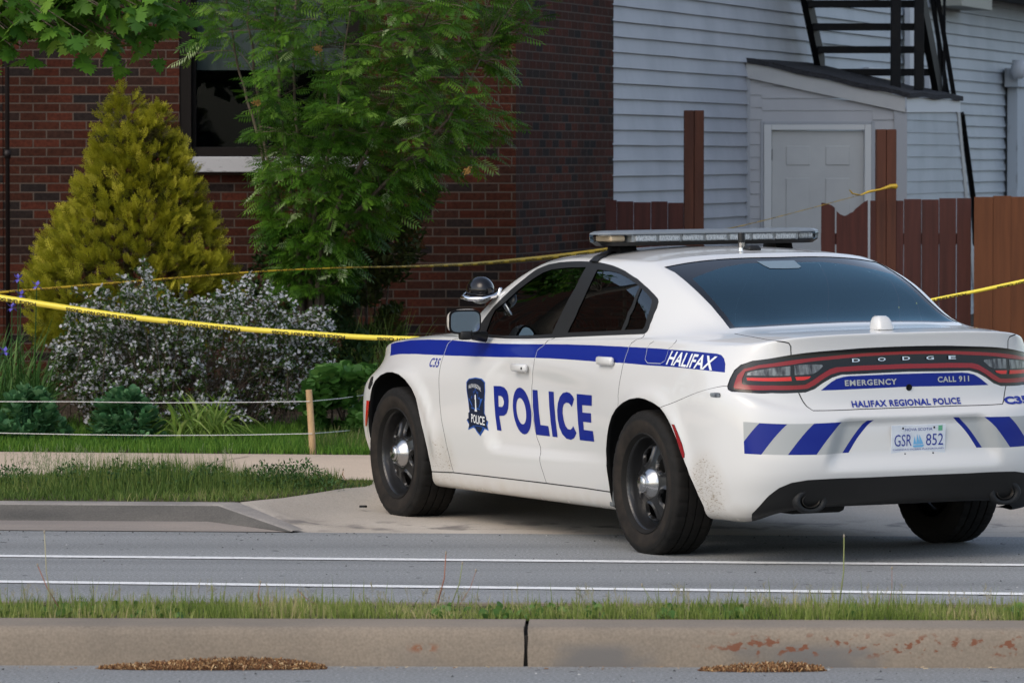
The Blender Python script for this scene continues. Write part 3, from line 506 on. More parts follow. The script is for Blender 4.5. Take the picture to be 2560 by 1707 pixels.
# ---------------------------------------------------------------- car body surface
# control net of the left half of the body: 19 columns from rear centre round to front centre
NET=[
 ('r0',[(-0.93,0,0.275),(-0.92,0.33,0.275),(-0.89,0.55,0.27),(-0.83,0.68,0.24),(-0.72,0.76,0.2),(-0.55,0.8,0.2),(-0.35,0.8,0.19),(0,0.8,0.18),(0.4,0.8,0.18),(0.9,0.8,0.18),(1.5,0.8,0.18),(2.1,0.8,0.18),(2.6,0.8,0.18),(3.05,0.8,0.18),(3.35,0.78,0.18),(3.56,0.7,0.18),(3.7,0.58,0.18),(3.78,0.33,0.18),(3.8,0,0.18)]),
 ('r1',[(-1,0,0.29),(-0.99,0.33,0.29),(-0.965,0.57,0.28),(-0.905,0.73,0.26),(-0.79,0.83,0.235),(-0.6,0.875,0.23),(-0.37,0.88,0.22),(0,0.875,0.205),(0.4,0.87,0.2),(0.9,0.87,0.2),(1.5,0.87,0.2),(2.1,0.87,0.2),(2.6,0.875,0.2),(3.05,0.88,0.2),(3.38,0.87,0.2),(3.63,0.8,0.19),(3.78,0.66,0.19),(3.86,0.38,0.19),(3.88,0,0.19)]),
 ('r2',[(-1.04,0,0.36),(-1.03,0.33,0.36),(-1.005,0.585,0.355),(-0.94,0.755,0.345),(-0.825,0.86,0.335),(-0.635,0.91,0.33),(-0.38,0.915,0.31),(0,0.91,0.29),(0.4,0.898,0.28),(0.9,0.893,0.275),(1.5,0.893,0.275),(2.1,0.893,0.275),(2.6,0.903,0.28),(3.05,0.915,0.3),(3.41,0.905,0.31),(3.67,0.84,0.31),(3.82,0.7,0.31),(3.9,0.41,0.31),(3.92,0,0.31)]),
 ('r3',[(-1.085,0,0.455),(-1.075,0.33,0.455),(-1.045,0.585,0.455),(-0.975,0.76,0.45),(-0.86,0.87,0.445),(-0.655,0.93,0.43),(-0.38,0.935,0.42),(0,0.94,0.42),(0.4,0.925,0.4),(0.9,0.913,0.385),(1.5,0.913,0.38),(2.1,0.915,0.38),(2.6,0.925,0.39),(3.05,0.935,0.42),(3.42,0.93,0.43),(3.69,0.88,0.44),(3.84,0.72,0.45),(3.925,0.42,0.45),(3.945,0,0.45)]),
 ('r4',[(-1.083,0,0.59),(-1.073,0.33,0.59),(-1.04,0.585,0.59),(-0.97,0.76,0.6),(-0.855,0.875,0.61),(-0.66,0.937,0.61),(-0.38,0.948,0.6),(0,0.958,0.6),(0.4,0.942,0.58),(0.9,0.92,0.56),(1.5,0.915,0.55),(2.1,0.925,0.55),(2.6,0.938,0.56),(3.05,0.948,0.6),(3.42,0.942,0.6),(3.68,0.89,0.6),(3.83,0.72,0.6),(3.92,0.42,0.6),(3.94,0,0.6)]),
 ('r5',[(-1.068,0,0.705),(-1.058,0.33,0.71),(-1.025,0.585,0.725),(-0.955,0.75,0.755),(-0.845,0.868,0.8),(-0.655,0.93,0.8),(-0.38,0.95,0.765),(0,0.955,0.74),(0.4,0.945,0.73),(0.9,0.925,0.72),(1.5,0.918,0.71),(2.1,0.928,0.7),(2.6,0.938,0.71),(3.05,0.945,0.73),(3.42,0.94,0.72),(3.67,0.88,0.71),(3.82,0.71,0.7),(3.91,0.41,0.7),(3.93,0,0.7)]),
 ('r5b',[(-1.005,0,0.77),(-0.998,0.33,0.773),(-0.965,0.575,0.785),(-0.905,0.73,0.81),(-0.815,0.848,0.85),(-0.645,0.92,0.86),(-0.375,0.94,0.845),(0,0.945,0.835),(0.4,0.937,0.825),(0.9,0.924,0.815),(1.5,0.918,0.805),(2.1,0.925,0.795),(2.6,0.932,0.8),(3.05,0.935,0.81),(3.42,0.915,0.79),(3.66,0.84,0.77),(3.81,0.69,0.755),(3.9,0.4,0.75),(3.92,0,0.75)]),
 ('r6',[(-0.985,0,0.9),(-0.978,0.33,0.9),(-0.948,0.575,0.905),(-0.89,0.72,0.915),(-0.795,0.835,0.925),(-0.632,0.903,0.93),(-0.37,0.926,0.93),(0,0.928,0.92),(0.4,0.922,0.91),(0.9,0.912,0.9),(1.5,0.907,0.885),(2.1,0.91,0.875),(2.6,0.912,0.87),(3.05,0.908,0.865),(3.42,0.88,0.835),(3.65,0.8,0.805),(3.8,0.65,0.785),(3.89,0.37,0.775),(3.91,0,0.775)]),
 ('r6b',[(-0.968,0,1.03),(-0.961,0.33,1.03),(-0.935,0.575,1.025),(-0.88,0.715,1.01),(-0.788,0.815,1),(-0.622,0.882,1),(-0.362,0.904,0.998),(0,0.906,0.99),(0.4,0.902,0.975),(0.9,0.896,0.96),(1.5,0.89,0.945),(2.1,0.888,0.93),(2.6,0.884,0.925),(3.05,0.872,0.935),(3.43,0.838,0.9),(3.63,0.77,0.86),(3.77,0.62,0.83),(3.87,0.36,0.815),(3.89,0,0.81)]),
 ('r7',[(-0.975,0,1.115),(-0.967,0.33,1.113),(-0.938,0.575,1.102),(-0.882,0.7,1.085),(-0.785,0.79,1.066),(-0.61,0.855,1.055),(-0.352,0.878,1.048),(0,0.882,1.038),(0.4,0.879,1.023),(0.9,0.874,1.007),(1.5,0.869,0.99),(2.1,0.865,0.974),(2.6,0.856,0.972),(3.05,0.853,0.978),(3.43,0.815,0.955),(3.67,0.745,0.915),(3.81,0.61,0.875),(3.89,0.35,0.85),(3.9,0,0.845)]),
 ('r7a',[(-0.935,0,1.127),(-0.928,0.33,1.125),(-0.9,0.57,1.115),(-0.845,0.69,1.1),(-0.745,0.775,1.083),(-0.575,0.842,1.073),(-0.322,0.868,1.068),(0.02,0.872,1.058),(0.42,0.87,1.043),(0.91,0.866,1.026),(1.5,0.863,1.008),(2.08,0.858,0.992),(2.57,0.845,0.993),(3,0.835,0.995),(3.36,0.79,0.98),(3.57,0.71,0.95),(3.7,0.57,0.925),(3.77,0.32,0.905),(3.78,0,0.895)]),
 ('r7b',[(-0.72,0,1.14),(-0.715,0.32,1.138),(-0.68,0.545,1.13),(-0.62,0.665,1.12),(-0.53,0.748,1.108),(-0.38,0.812,1.098),(-0.16,0.846,1.092),(0.12,0.856,1.083),(0.47,0.857,1.071),(0.95,0.856,1.055),(1.5,0.853,1.037),(2.04,0.845,1.02),(2.49,0.822,1.024),(2.84,0.785,1.02),(3.1,0.7,1.015),(3.25,0.57,1.005),(3.34,0.41,1),(3.39,0.22,1),(3.4,0,1)]),
 ('r8',[(-0.4,0,1.165),(-0.39,0.3,1.163),(-0.355,0.51,1.158),(-0.32,0.632,1.164),(-0.23,0.7,1.158),(-0.09,0.77,1.145),(0.07,0.808,1.125),(0.27,0.825,1.115),(0.58,0.832,1.102),(1,0.835,1.085),(1.5,0.831,1.067),(2.01,0.825,1.05),(2.42,0.8,1.046),(2.63,0.73,1.055),(2.74,0.63,1.07),(2.81,0.48,1.075),(2.85,0.32,1.08),(2.88,0.155,1.082),(2.885,0,1.083)]),
 ('r9',[(-0.01,0,1.346),(0,0.298,1.344),(0.03,0.503,1.344),(0.07,0.641,1.336),(0.13,0.703,1.321),(0.25,0.743,1.301),(0.4,0.77,1.291),(0.56,0.776,1.291),(0.8,0.778,1.289),(1.1,0.778,1.284),(1.45,0.773,1.276),(1.85,0.755,1.253),(2.15,0.735,1.25),(2.31,0.69,1.25),(2.4,0.59,1.26),(2.46,0.45,1.268),(2.49,0.3,1.273),(2.51,0.145,1.275),(2.515,0,1.277)]),
 ('r10',[(0.35,0,1.484),(0.37,0.292,1.48),(0.405,0.482,1.47),(0.445,0.619,1.452),(0.52,0.654,1.445),(0.62,0.672,1.442),(0.72,0.68,1.442),(0.84,0.684,1.444),(1,0.686,1.446),(1.18,0.685,1.447),(1.38,0.679,1.444),(1.6,0.672,1.436),(1.77,0.652,1.427),(1.88,0.622,1.427),(1.95,0.532,1.44),(1.99,0.412,1.45),(2.015,0.292,1.457),(2.03,0.147,1.46),(2.035,0,1.462)]),
 ('r10b',[(0.45,0,1.501),(0.47,0.27,1.498),(0.5,0.44,1.489),(0.54,0.555,1.477),(0.6,0.585,1.474),(0.68,0.6,1.474),(0.77,0.608,1.475),(0.87,0.612,1.477),(1,0.613,1.478),(1.18,0.612,1.479),(1.35,0.607,1.477),(1.5,0.595,1.472),(1.62,0.57,1.466),(1.7,0.53,1.466),(1.77,0.45,1.474),(1.8,0.36,1.481),(1.82,0.26,1.486),(1.835,0.135,1.489),(1.84,0,1.49)]),
 ('r11',[(0.65,0,1.516),(0.66,0.16,1.515),(0.69,0.27,1.512),(0.72,0.35,1.509),(0.76,0.38,1.508),(0.81,0.4,1.508),(0.87,0.405,1.509),(0.95,0.41,1.51),(1.05,0.41,1.511),(1.17,0.41,1.512),(1.29,0.405,1.512),(1.4,0.395,1.509),(1.5,0.37,1.506),(1.56,0.33,1.505),(1.61,0.27,1.508),(1.63,0.21,1.511),(1.645,0.14,1.513),(1.655,0.07,1.514),(1.66,0,1.514)]),
 ('r12',[(0.85,0,1.525),(0.86,0,1.525),(0.88,0,1.526),(0.9,0,1.526),(0.92,0,1.526),(0.95,0,1.527),(0.99,0,1.528),(1.03,0,1.528),(1.09,0,1.528),(1.16,0,1.529),(1.23,0,1.529),(1.3,0,1.528),(1.36,0,1.527),(1.4,0,1.526),(1.43,0,1.526),(1.45,0,1.525),(1.465,0,1.524),(1.475,0,1.524),(1.48,0,1.524)]),
]
P=np.array([r[1] for r in NET],float)  # rows x cols x 3
def pad(Q):
    # reflect columns about y=0 at both ends, rows: extrapolate at bottom, reflect (y->-y) at top
    m=np.array([1,-1,1.])
    Q=np.concatenate([Q[:,2:0:-1]*m,Q,Q[:,-2:-4:-1]*m],1)
    b=Q[:1]*2-Q[1:2]
    Q=np.concatenate([b*2-Q[:1],b,Q,Q[-2:-4:-1]*m],0)
    return Q
def bs(t):
    return np.stack([(1-t)**3,3*t**3-6*t**2+4,-3*t**3+3*t**2+3*t+1,t**3],-1)/6
def ev0(C,u,v):
    u=np.asarray(u,float);v=np.asarray(v,float)
    iu=np.clip(np.floor(u).astype(int),0,P.shape[1]-2);iv=np.clip(np.floor(v).astype(int),0,P.shape[0]-2)
    bu=bs(u-iu);bv=bs(v-iv);o=np.zeros(u.shape+(3,))
    for a in range(4):
        for b in range(4):
            o+=(bv[...,a]*bu[...,b])[...,None]*C[iv+a+1,iu+b+1]
    return o
Q=P.copy()
gu,gv=np.meshgrid(np.arange(P.shape[1]),np.arange(P.shape[0]))
for k in range(4):
    Q=Q+.8*(P-ev0(pad(Q),gu,gv))
    Q[:,0,1]=0;Q[:,-1,1]=0;Q[-1,:,1]=0
C0=pad(Q)
def S(u,v):
    p=ev0(C0,u,v);x,y,z=p[...,0],p[...,1],p[...,2]
    side=ss(4.6,6,np.asarray(u,float))*(1-ss(15,16,np.asarray(u,float)))
    # door scallop: a long hollow in the doors, fading out to the rear
    xf=2.03-.9*np.clip(.62-z,-1,1)**2*2
    m=ss(xf+.02,xf-.16,x)*ss(.41,.475,z-.0*x)*ss(.93,.80,z+.06*(1.2-x))*ss(.1,1.3,x)
    y=y-.028*m*side*ss(8,6,np.abs(np.asarray(v,float)-5)*0)
    # flares
    for cx in(0,3.052):
        r=np.hypot(x-cx,z-.36)
        y=y+.014*np.exp(-((r-.44)/.05)**2)*side*ss(.3,.45,z)*ss(1.0,.8,z)
    # plate recess
    ur=(1-ss(3.5,4,np.asarray(u,float)))
    w=.40+(.705-z)*.36
    rec=ss(w+.05,w-.05,np.abs(y))*ss(.728,.675,z)*ss(.44,.54,z)
    x=x+.036*rec*ur
    return np.stack([x,y,z],-1)
def N(u,v,e=1e-3):
    u=np.asarray(u,float);v=np.asarray(v,float)
    a=S(u+e,v)-S(u-e,v);b=S(u,v+e)-S(u,v-e)
    n=np.cross(b,a);L=np.linalg.norm(n,axis=-1,keepdims=True)
    return n/np.maximum(L,1e-12)
# outlines of panels, glass, lamps and markings on the body surface
FE={'dlo':([(11.902,12.783),(11.879,12.97),(11.888,13.205),(11.901,13.479),(12.066,13.826),(11.639,14.024),(10.758,14.113),(9.738,14.129),(8.771,14.112),(8.244,14.087),(7.374,13.957),(6.368,13.739),(5.618,13.482),(5.322,13.212),(5.211,13.021),(5.184,12.913),(5.251,12.828),(5.527,12.681),(5.851,12.548),(6.476,12.242),(6.893,11.931),(7.045,11.84),(8.297,11.815),(9.141,11.765),(9.658,11.688),(10.163,11.64),(10.699,11.692),(11.23,11.793),(11.561,11.861),(11.774,12.168),(11.859,12.466)],True),
'gf':([(11.672,12.697),(11.514,12.912),(11.437,13.21),(11.298,13.476),(11.118,13.659),(10.806,13.759),(10.167,13.79),(9.463,13.8),(9.005,13.813),(9.074,13.581),(9.198,13.199),(9.369,12.878),(9.496,12.573),(9.593,12.294),(9.644,11.971),(9.942,11.926),(10.47,11.92),(10.869,11.939),(11.296,11.982),(11.382,12.066),(11.46,12.295)],True),
'gr':([(8.301,13.736),(7.671,13.714),(7.036,13.655),(6.364,13.509),(5.939,13.349),(5.766,13.254),(6.512,12.957),(7.248,12.588),(7.621,12.258),(7.776,12.061),(8.256,12.044),(8.861,12.031),(9.268,12.016),(9.207,12.224),(8.976,12.701),(8.685,13.148)],True),
'gq':([(5.726,13.208),(5.585,13.068),(5.536,12.918),(5.582,12.847),(5.97,12.644),(6.467,12.41),(6.873,12.134),(6.987,12.075),(7.386,12.071),(7.671,12.067),(7.213,12.503),(6.438,12.902)],True),
'seamB':([(8.69,14.162),(8.7,13.84),(8.91,13.32),(9.209,12.828),(9.408,12.438),(9.525,11.996),(9.547,11.768),(9.621,11.474),(9.743,10.242),(9.866,8.757),(9.852,8.192),(9.854,7.36),(9.903,6.61),(9.923,5.802),(9.93,5.323),(9.93,4.64),(9.892,4.155),(9.844,3.829),(9.714,3.328),(9.705,3.128),(9.663,2.688),(9.632,2.119)],False),
'seamF':([(11.561,11.861),(12.044,10.332),(11.975,8.498),(11.927,7.205),(11.893,6.249),(11.865,5.326),(11.843,4.643),(11.809,4.09),(11.747,3.6),(11.684,2.953),(11.65,2.029)],False),
'seamR':([(7.02,11.846),(7.454,11.093),(7.75,10.246),(7.854,9.387),(7.83,8.162),(7.82,7.515),(7.828,7.518),(7.823,6.81),(7.834,6.138),(7.84,5.543),(7.804,5.012)],False),
'sill':([(12.241,1.873),(11.661,2.047),(10.988,2.09),(10.333,2.108),(9.641,2.127),(8.891,2.12),(8.268,2.053)],False),
'archF':([(14.095,1.34),(14.104,1.929),(14.177,2.762),(14.205,3.41),(14.16,3.88),(14.123,4.428),(14.07,4.87),(13.968,5.362),(13.762,5.79),(13.482,6.044),(13.243,6.049),(12.991,5.872),(12.773,5.515),(12.582,5.06),(12.473,4.647),(12.421,4.218),(12.363,3.818),(12.298,3.441),(12.248,2.983),(12.233,2.404),(12.237,1.863),(12.281,1.134)],False),
'archR':([(8.27,1.385),(8.268,2.053),(8.238,2.725),(8.227,3.248),(8.241,3.598),(8.186,3.97),(8.125,4.274),(8.021,4.616),(7.885,4.897),(7.637,5.216),(7.409,5.417),(7.197,5.495),(7.129,5.494),(6.983,5.443),(6.746,5.248),(6.537,5.01),(6.39,4.738),(6.279,4.495),(6.117,4.089),(5.953,3.672),(5.793,3.232),(5.68,2.679),(5.584,2.053),(5.441,1.528)],False),
'stripe':([(14.099,9.067),(13.458,9.199),(13.072,9.731),(12.694,10.044),(12.043,10.275),(11.591,10.315),(11.11,10.32),(10.487,10.257),(9.935,10.178),(9.434,10.169),(9.743,10.183),(9.286,10.14),(8.687,9.952),(7.869,9.446),(7.335,9.149),(6.697,8.887),(6.644,8.853),(5.939,8.689),(5.342,8.554),(5.014,8.496),(4.839,8.383),(4.705,8.14),(4.605,7.757),(4.562,7.183),(4.979,7.206),(5.774,7.273),(6.471,7.369),(7.124,7.449),(7.812,7.598),(8.229,7.658),(8.435,7.67),(9.074,7.826),(9.538,7.913),(9.829,7.942),(10.212,7.963),(10.528,7.948),(10.91,7.969),(11.453,7.972),(11.931,7.893),(11.896,7.903),(12.509,7.733),(13.031,7.673),(13.459,7.731),(13.842,7.749)],True),
'P':([(10.648,5.76),(10.543,5.759),(10.463,5.68),(10.409,5.491),(10.382,5.219),(10.379,4.982),(10.391,4.699),(10.426,4.513),(10.478,4.427),(10.576,4.404),(10.536,3.937),(10.622,3.943),(10.651,4.415),(10.658,4.952)],True),
'Ph':([(10.582,5.206),(10.528,5.192),(10.493,5.107),(10.474,4.951),(10.48,4.825),(10.51,4.73),(10.582,4.733)],True),
'O':([(9.944,4.633),(9.941,4.46),(9.947,4.303),(9.96,4.166),(9.982,4.054),(10.011,3.969),(10.045,3.916),(10.083,3.896),(10.124,3.911),(10.164,3.959),(10.203,4.04),(10.237,4.15),(10.265,4.287),(10.286,4.446),(10.298,4.622),(10.301,4.814),(10.295,5.016),(10.281,5.223),(10.258,5.419),(10.23,5.579),(10.196,5.683),(10.158,5.719),(10.117,5.682),(10.076,5.577),(10.037,5.416),(10.003,5.222),(9.976,5.018),(9.956,4.821)],True),
'Oh':([(10.045,4.617),(10.043,4.518),(10.045,4.428),(10.052,4.348),(10.063,4.284),(10.078,4.235),(10.096,4.206),(10.116,4.196),(10.138,4.206),(10.159,4.236),(10.179,4.285),(10.198,4.351),(10.213,4.432),(10.224,4.524),(10.231,4.624),(10.233,4.729),(10.231,4.834),(10.224,4.933),(10.212,5.019),(10.197,5.087),(10.179,5.129),(10.158,5.143),(10.137,5.125),(10.116,5.08),(10.096,5.009),(10.078,4.922),(10.063,4.824),(10.052,4.72)],True),
'L':([(9.905,5.614),(9.808,5.604),(9.802,5.136),(9.791,4.586),(9.768,4.219),(9.612,4.202),(9.583,3.902),(9.852,3.915),(9.89,4.312),(9.907,4.827)],True),
'I':([(9.585,5.571),(9.479,5.557),(9.477,4.996),(9.461,4.421),(9.425,3.892),(9.529,3.899),(9.564,4.347),(9.581,4.862)],True),
'C':([(9.028,5.229),(9.065,5.392),(9.124,5.542),(9.198,5.59),(9.284,5.517),(9.353,5.296),(9.397,5.006),(9.418,4.73),(9.414,4.425),(9.381,4.179),(9.323,3.99),(9.236,3.872),(9.133,3.846),(9.061,3.895),(8.997,4.046),(9.073,4.256),(9.095,4.188),(9.138,4.139),(9.196,4.15),(9.246,4.237),(9.283,4.405),(9.303,4.635),(9.297,4.817),(9.268,4.971),(9.21,5.051),(9.152,5.027),(9.114,4.956),(9.089,4.877)],True),
'E':([(8.965,5.514),(8.583,5.492),(8.584,4.976),(8.836,4.985),(8.832,4.706),(8.611,4.69),(8.612,4.381),(8.825,4.398),(8.815,4.154),(8.577,4.128),(8.551,3.825),(8.923,3.855),(8.951,4.336),(8.963,4.851)],True),
'shield':([(11.181,5.908),(11.129,6.14),(10.982,6.249),(10.841,6.194),(10.772,5.988),(10.775,5.449),(10.799,4.851),(10.807,4.467),(10.783,4.331),(10.783,4.246),(10.754,4.201),(10.767,4.07),(10.746,3.905),(10.809,3.962),(10.822,3.904),(10.884,3.729),(10.96,3.852),(10.995,3.941),(11.04,3.966),(11.151,3.879),(11.123,4.05),(11.18,4.189),(11.132,4.24),(11.134,4.385),(11.109,4.496),(11.132,4.887),(11.166,5.378)],True),
'shieldin':([(11.161,5.88),(11.115,6.077),(10.979,6.183),(10.854,6.139),(10.785,5.953),(10.787,5.448),(10.813,4.85),(10.82,4.519),(11.108,4.533),(11.113,4.89),(11.147,5.382)],True),
'lhouse':([(10.965,5.226),(10.947,5.188),(10.944,4.984),(10.931,4.597),(10.906,4.508),(10.994,4.514),(10.975,4.628),(10.973,4.958),(10.986,5),(10.983,5.171)],True),
'banner':([(11.128,4.439),(10.95,4.502),(10.787,4.382),(10.783,4.197),(10.806,4.064),(10.957,4.123),(11.118,4.051)],True),
'badgelow':([(11.038,4.03),(10.914,4.049),(10.814,4.015),(10.834,3.902),(10.884,3.77),(10.952,3.885),(10.994,3.989)],True),
'leaf':([(10.966,5.599),(10.931,5.313),(10.902,5.373),(10.91,5.036),(10.871,5.113),(10.867,4.995),(10.817,5.049),(10.858,4.803),(10.886,4.641),(10.87,4.568),(10.922,4.598),(10.972,4.517),(11.004,4.594),(11.061,4.615),(11.037,4.677),(11.115,5.001),(11.052,5.013),(11.045,5.134),(10.999,5.055),(11.014,5.41),(10.987,5.33)],True),
'fuel':([(6.182,10.773),(6.518,10.017),(6.678,8.93),(6.646,8.317),(6.647,7.806),(6.75,7.577),(7.143,7.618),(7.24,7.885),(7.33,9.185),(7.238,10.048),(7.029,10.531)],False),
'bumpseam':([(6.512,5.004),(4.587,6.26),(4.445,6.267)],False),
'led':([(4.986,5.503),(4.814,5.512),(4.671,5.483),(4.638,5.298),(4.656,5.172),(4.805,5.177),(4.968,5.223),(4.996,5.347)],True),
'reflR':([(6.191,4.403),(6.125,4.388),(6.069,4.258),(5.917,3.886),(5.846,3.626),(5.853,3.53),(5.891,3.506),(5.993,3.775),(6.094,4.118)],True),
'reflF':([(14.365,4.247),(14.123,4.248),(14.13,3.765),(14.397,3.334),(14.537,3.315),(14.438,3.81)],True),
'ventF':([(14.314,5.717),(14.154,5.697),(14.064,5.138),(14.175,4.796),(14.291,4.868),(14.282,5.299)],True),
'valance':([(3.621,1.095),(3.326,1.497),(3.024,1.98),(2.743,2.343),(2.428,2.565),(2.031,2.66),(1.333,2.686),(0.915,2.678),(0.046,2.695)],False),
'lamp':([(-0.144,8.239),(0.283,8.237),(0.719,8.212),(1.19,8.156),(1.742,8.112),(2.266,8.065),(2.935,8.014),(3.655,7.966),(4.052,7.737),(4.238,7.388),(4.369,6.793),(4.444,6.292),(4.404,5.939),(4.277,5.751),(3.8,6.022),(2.938,6.368),(2.133,6.509),(1.926,6.54),(1.702,6.673),(1.492,6.909),(1.298,7.089),(1.118,7.184),(0.743,7.193),(0.305,7.212),(-0.122,7.228)],True),
'red':([(-0.144,8.015),(0.283,7.996),(0.72,7.973),(1.192,7.915),(1.747,7.849),(2.269,7.801),(3.394,7.69),(3.909,7.474),(4.109,7.07),(4.194,6.577),(4.225,6.301),(4.174,6.164),(3.801,6.257),(2.938,6.517),(2.128,6.641),(1.856,6.691),(1.667,6.838),(1.487,7.046),(1.32,7.204),(1.138,7.29),(0.738,7.317),(0.301,7.336),(-0.126,7.339)],True),
'redin':([(-0.142,7.883),(0.285,7.877),(0.722,7.844),(1.196,7.771),(1.751,7.703),(2.237,7.613),(3.386,7.513),(3.852,7.316),(3.942,6.861),(3.945,6.595),(3.891,6.531),(2.938,6.714),(2.122,6.798),(1.915,6.831),(1.72,7),(1.508,7.222),(1.338,7.392),(1.207,7.458),(0.732,7.495),(0.295,7.5),(-0.133,7.519)],True),
'clr1':([(3.628,7.342),(2.928,7.509),(2.298,7.55),(2.315,7.16),(3.795,7.089),(3.77,7.221)],True),
'clr2':([(2.181,7.582),(1.755,7.598),(1.493,7.569),(1.468,7.518),(1.588,7.329),(1.71,7.226),(1.933,7.199),(2.18,7.178)],True),
'rl1':([(3.791,6.958),(2.298,7.109),(2.277,6.96),(3.765,6.804)],True),
'rl2':([(2.176,7.112),(1.76,7.14),(1.81,7.06),(1.942,6.996),(2.145,6.98)],True),
'seamT':([(3.526,11.385),(3.246,10.787),(2.808,9.276),(2.363,8.803),(2.283,8.536),(2.266,8.065),(2.251,7.291),(2.162,6.698),(2.082,6.451),(2.012,6.173),(1.925,5.846),(1.818,5.557),(0.814,5.766),(-0.057,5.812)],False),
'panel':([(1.559,6.63),(1.33,6.93),(1.223,7.041),(1.096,7.105),(0.975,7.132),(0.307,7.153),(-0.12,7.156),(-0.107,6.708),(0.758,6.677)],True),
'band':([(3.867,4.462),(3.376,4.513),(2.545,4.64),(1.863,4.744),(1.26,4.844),(0.667,4.94),(0.764,4.666),(0.956,4.166),(1.12,3.679),(1.841,3.652),(2.566,3.661),(3.849,3.666)],True),
'ch1':([(3.356,4.51),(2.538,4.632),(3.312,3.656),(3.857,3.666),(3.858,3.982)],True),
'ch2':([(1.863,4.744),(1.26,4.844),(1.847,3.666),(2.549,3.662)],True),
'ch3':([(0.777,4.914),(0.667,4.94),(0.764,4.666),(0.956,4.166),(1.12,3.679),(1.239,3.678)],True),
'rglass':([(0.027,13.956),(0.587,13.98),(1.054,13.967),(1.66,13.924),(2.396,13.877),(3.148,13.831),(2.967,13.533),(2.965,13.21),(2.978,12.888),(2.999,12.542),(3.14,12.166),(3.36,11.773),(1.712,11.89),(0.709,11.913),(-0.015,11.935)],True),
'frit':([(0.147,13.705),(0.72,13.711),(1.288,13.598),(1.852,13.448),(2.58,13.283),(2.622,12.989),(2.665,12.621),(2.757,12.268),(2.972,11.886),(1.631,11.99),(0.651,12.006),(-0.062,12.024)],True),
'brake':([(0.489,13.778),(-0.211,13.773),(-0.196,13.62),(-0.193,13.518),(-0.108,13.474),(0.157,13.47),(0.411,13.49),(0.459,13.61)],True),
'ledge':([(4.605,6.257),(4.597,5.359),(4.411,4.911),(4.169,4.803),(3.768,4.749),(3.132,4.787),(2.537,4.878),(1.3,5.054)],False)}
# ================================================================ the police car
M_WHITE=mat('white car paint',(.62,.617,.60),.42,coat=.9,spec=.4)
M_BLUE=mat('blue reflective vinyl',(.0015,.013,.20),.5,coat=.15,spec=.2)
M_GREYV=mat('silver reflective vinyl',(.37,.385,.38),.5,coat=.1)
M_GAP=mat('panel gap',(.02,.02,.02),.9)
M_TRIM=mat('black trim',(.012,.012,.012),.5,spec=.3)
M_PLAS=mat('black plastic',(.012,.013,.014),.6,spec=.3,bump=(300,.15,.002))
M_RED=mat('red lamp lens',(.24,.006,.010),.15,coat=.35,spec=.3)
M_RED2=mat('bright red lamp lens',(.60,.015,.012),.15,coat=.35,spec=.3)
M_GLOSSK=mat('gloss black',(.004,.004,.005),.10,coat=.3,spec=.3)
M_CLEAR=mat('clear lamp lens',(.20,.21,.21),.2,metal=.4,coat=.3,noise=(22,(.035,.035,.04),.42,.62,(1,2,.5)))
M_CHROME=mat('chrome',(.75,.75,.76),.12,metal=1)
M_CAPM=mat('brushed hub metal',(.50,.50,.50),.24,metal=1,bump=(40,.1,.002))
M_RUB=mat('tyre rubber',(.007,.0068,.0065),.75,spec=.22,noise=(9,(.014,.0125,.011),.35,.7),bump=(60,.2,.004))
M_DUSTRUB=mat('dusty tyre sidewall',(.013,.011,.0095),.8,spec=.2,noise=(14,(.030,.024,.019),.35,.7))
M_RIM=mat('black steel rim',(.009,.009,.0095),.32,coat=.25,spec=.45)
M_WELL=mat('wheel well liner',(.006,.006,.006),.95)
M_DARK=mat('dark interior trim',(.02,.02,.022),.8)
M_CLOTH=mat('grey seat cloth',(.045,.045,.05),.9)
M_LETW=mat('white lettering',(.72,.74,.74),.5)
M_LETB=mat('dark blue lettering',(.012,.028,.26),.45)
M_NAVY=mat('badge navy',(.006,.012,.035),.4)
M_BBLUE=mat('badge blue',(.02,.09,.36),.4)
# paint: dark inner skin, road dust and mud spray low down behind the wheels
nt=M_WHITE.node_tree;p=nt.nodes['Principled BSDF'];out=nt.nodes['Material Output']
tc=nd(nt,'ShaderNodeTexCoord');sp=nd(nt,'ShaderNodeSeparateXYZ');nt.links.new(tc.outputs['Object'],sp.inputs[0])
def mrange(nt,v,a,b,c=0,d=1):
    n=nd(nt,'ShaderNodeMapRange',interpolation_type='SMOOTHSTEP');nt.links.new(v,n.inputs[0])
    for i,q in zip((1,2,3,4),(a,b,c,d)): n.inputs[i].default_value=q
    return n.outputs[0]
def blob(cx,cz,rx,rz):
    dx=math_(nt,'MULTIPLY',math_(nt,'SUBTRACT',sp.outputs[0],cx),1/rx);dz=math_(nt,'MULTIPLY',math_(nt,'SUBTRACT',sp.outputs[2],cz),1/rz)
    return mrange(nt,math_(nt,'ADD',math_(nt,'MULTIPLY',dx,dx),math_(nt,'MULTIPLY',dz,dz)),1.,.15)
mp=nd(nt,'ShaderNodeMapping');mp.inputs['Rotation'].default_value=(0,R(35),0);mp.inputs['Scale'].default_value=(60,60,220);nt.links.new(tc.outputs['Object'],mp.inputs[0])
sn=nd(nt,'ShaderNodeTexNoise',i_Scale=1,i_Detail=3);nt.links.new(mp.outputs[0],sn.inputs['Vector'])
sn2=nd(nt,'ShaderNodeTexNoise',i_Scale=9,i_Detail=4);nt.links.new(tc.outputs['Object'],sn2.inputs['Vector'])
bl=math_(nt,'MAXIMUM',blob(-.60,.36,.20,.24),math_(nt,'MULTIPLY',blob(2.56,.34,.24,.20),.9))
mud=mrange(nt,math_(nt,'ADD',math_(nt,'ADD',sn.outputs[0],math_(nt,'MULTIPLY',bl,.26)),math_(nt,'MULTIPLY',sn2.outputs[0],.12)),.86,.96)
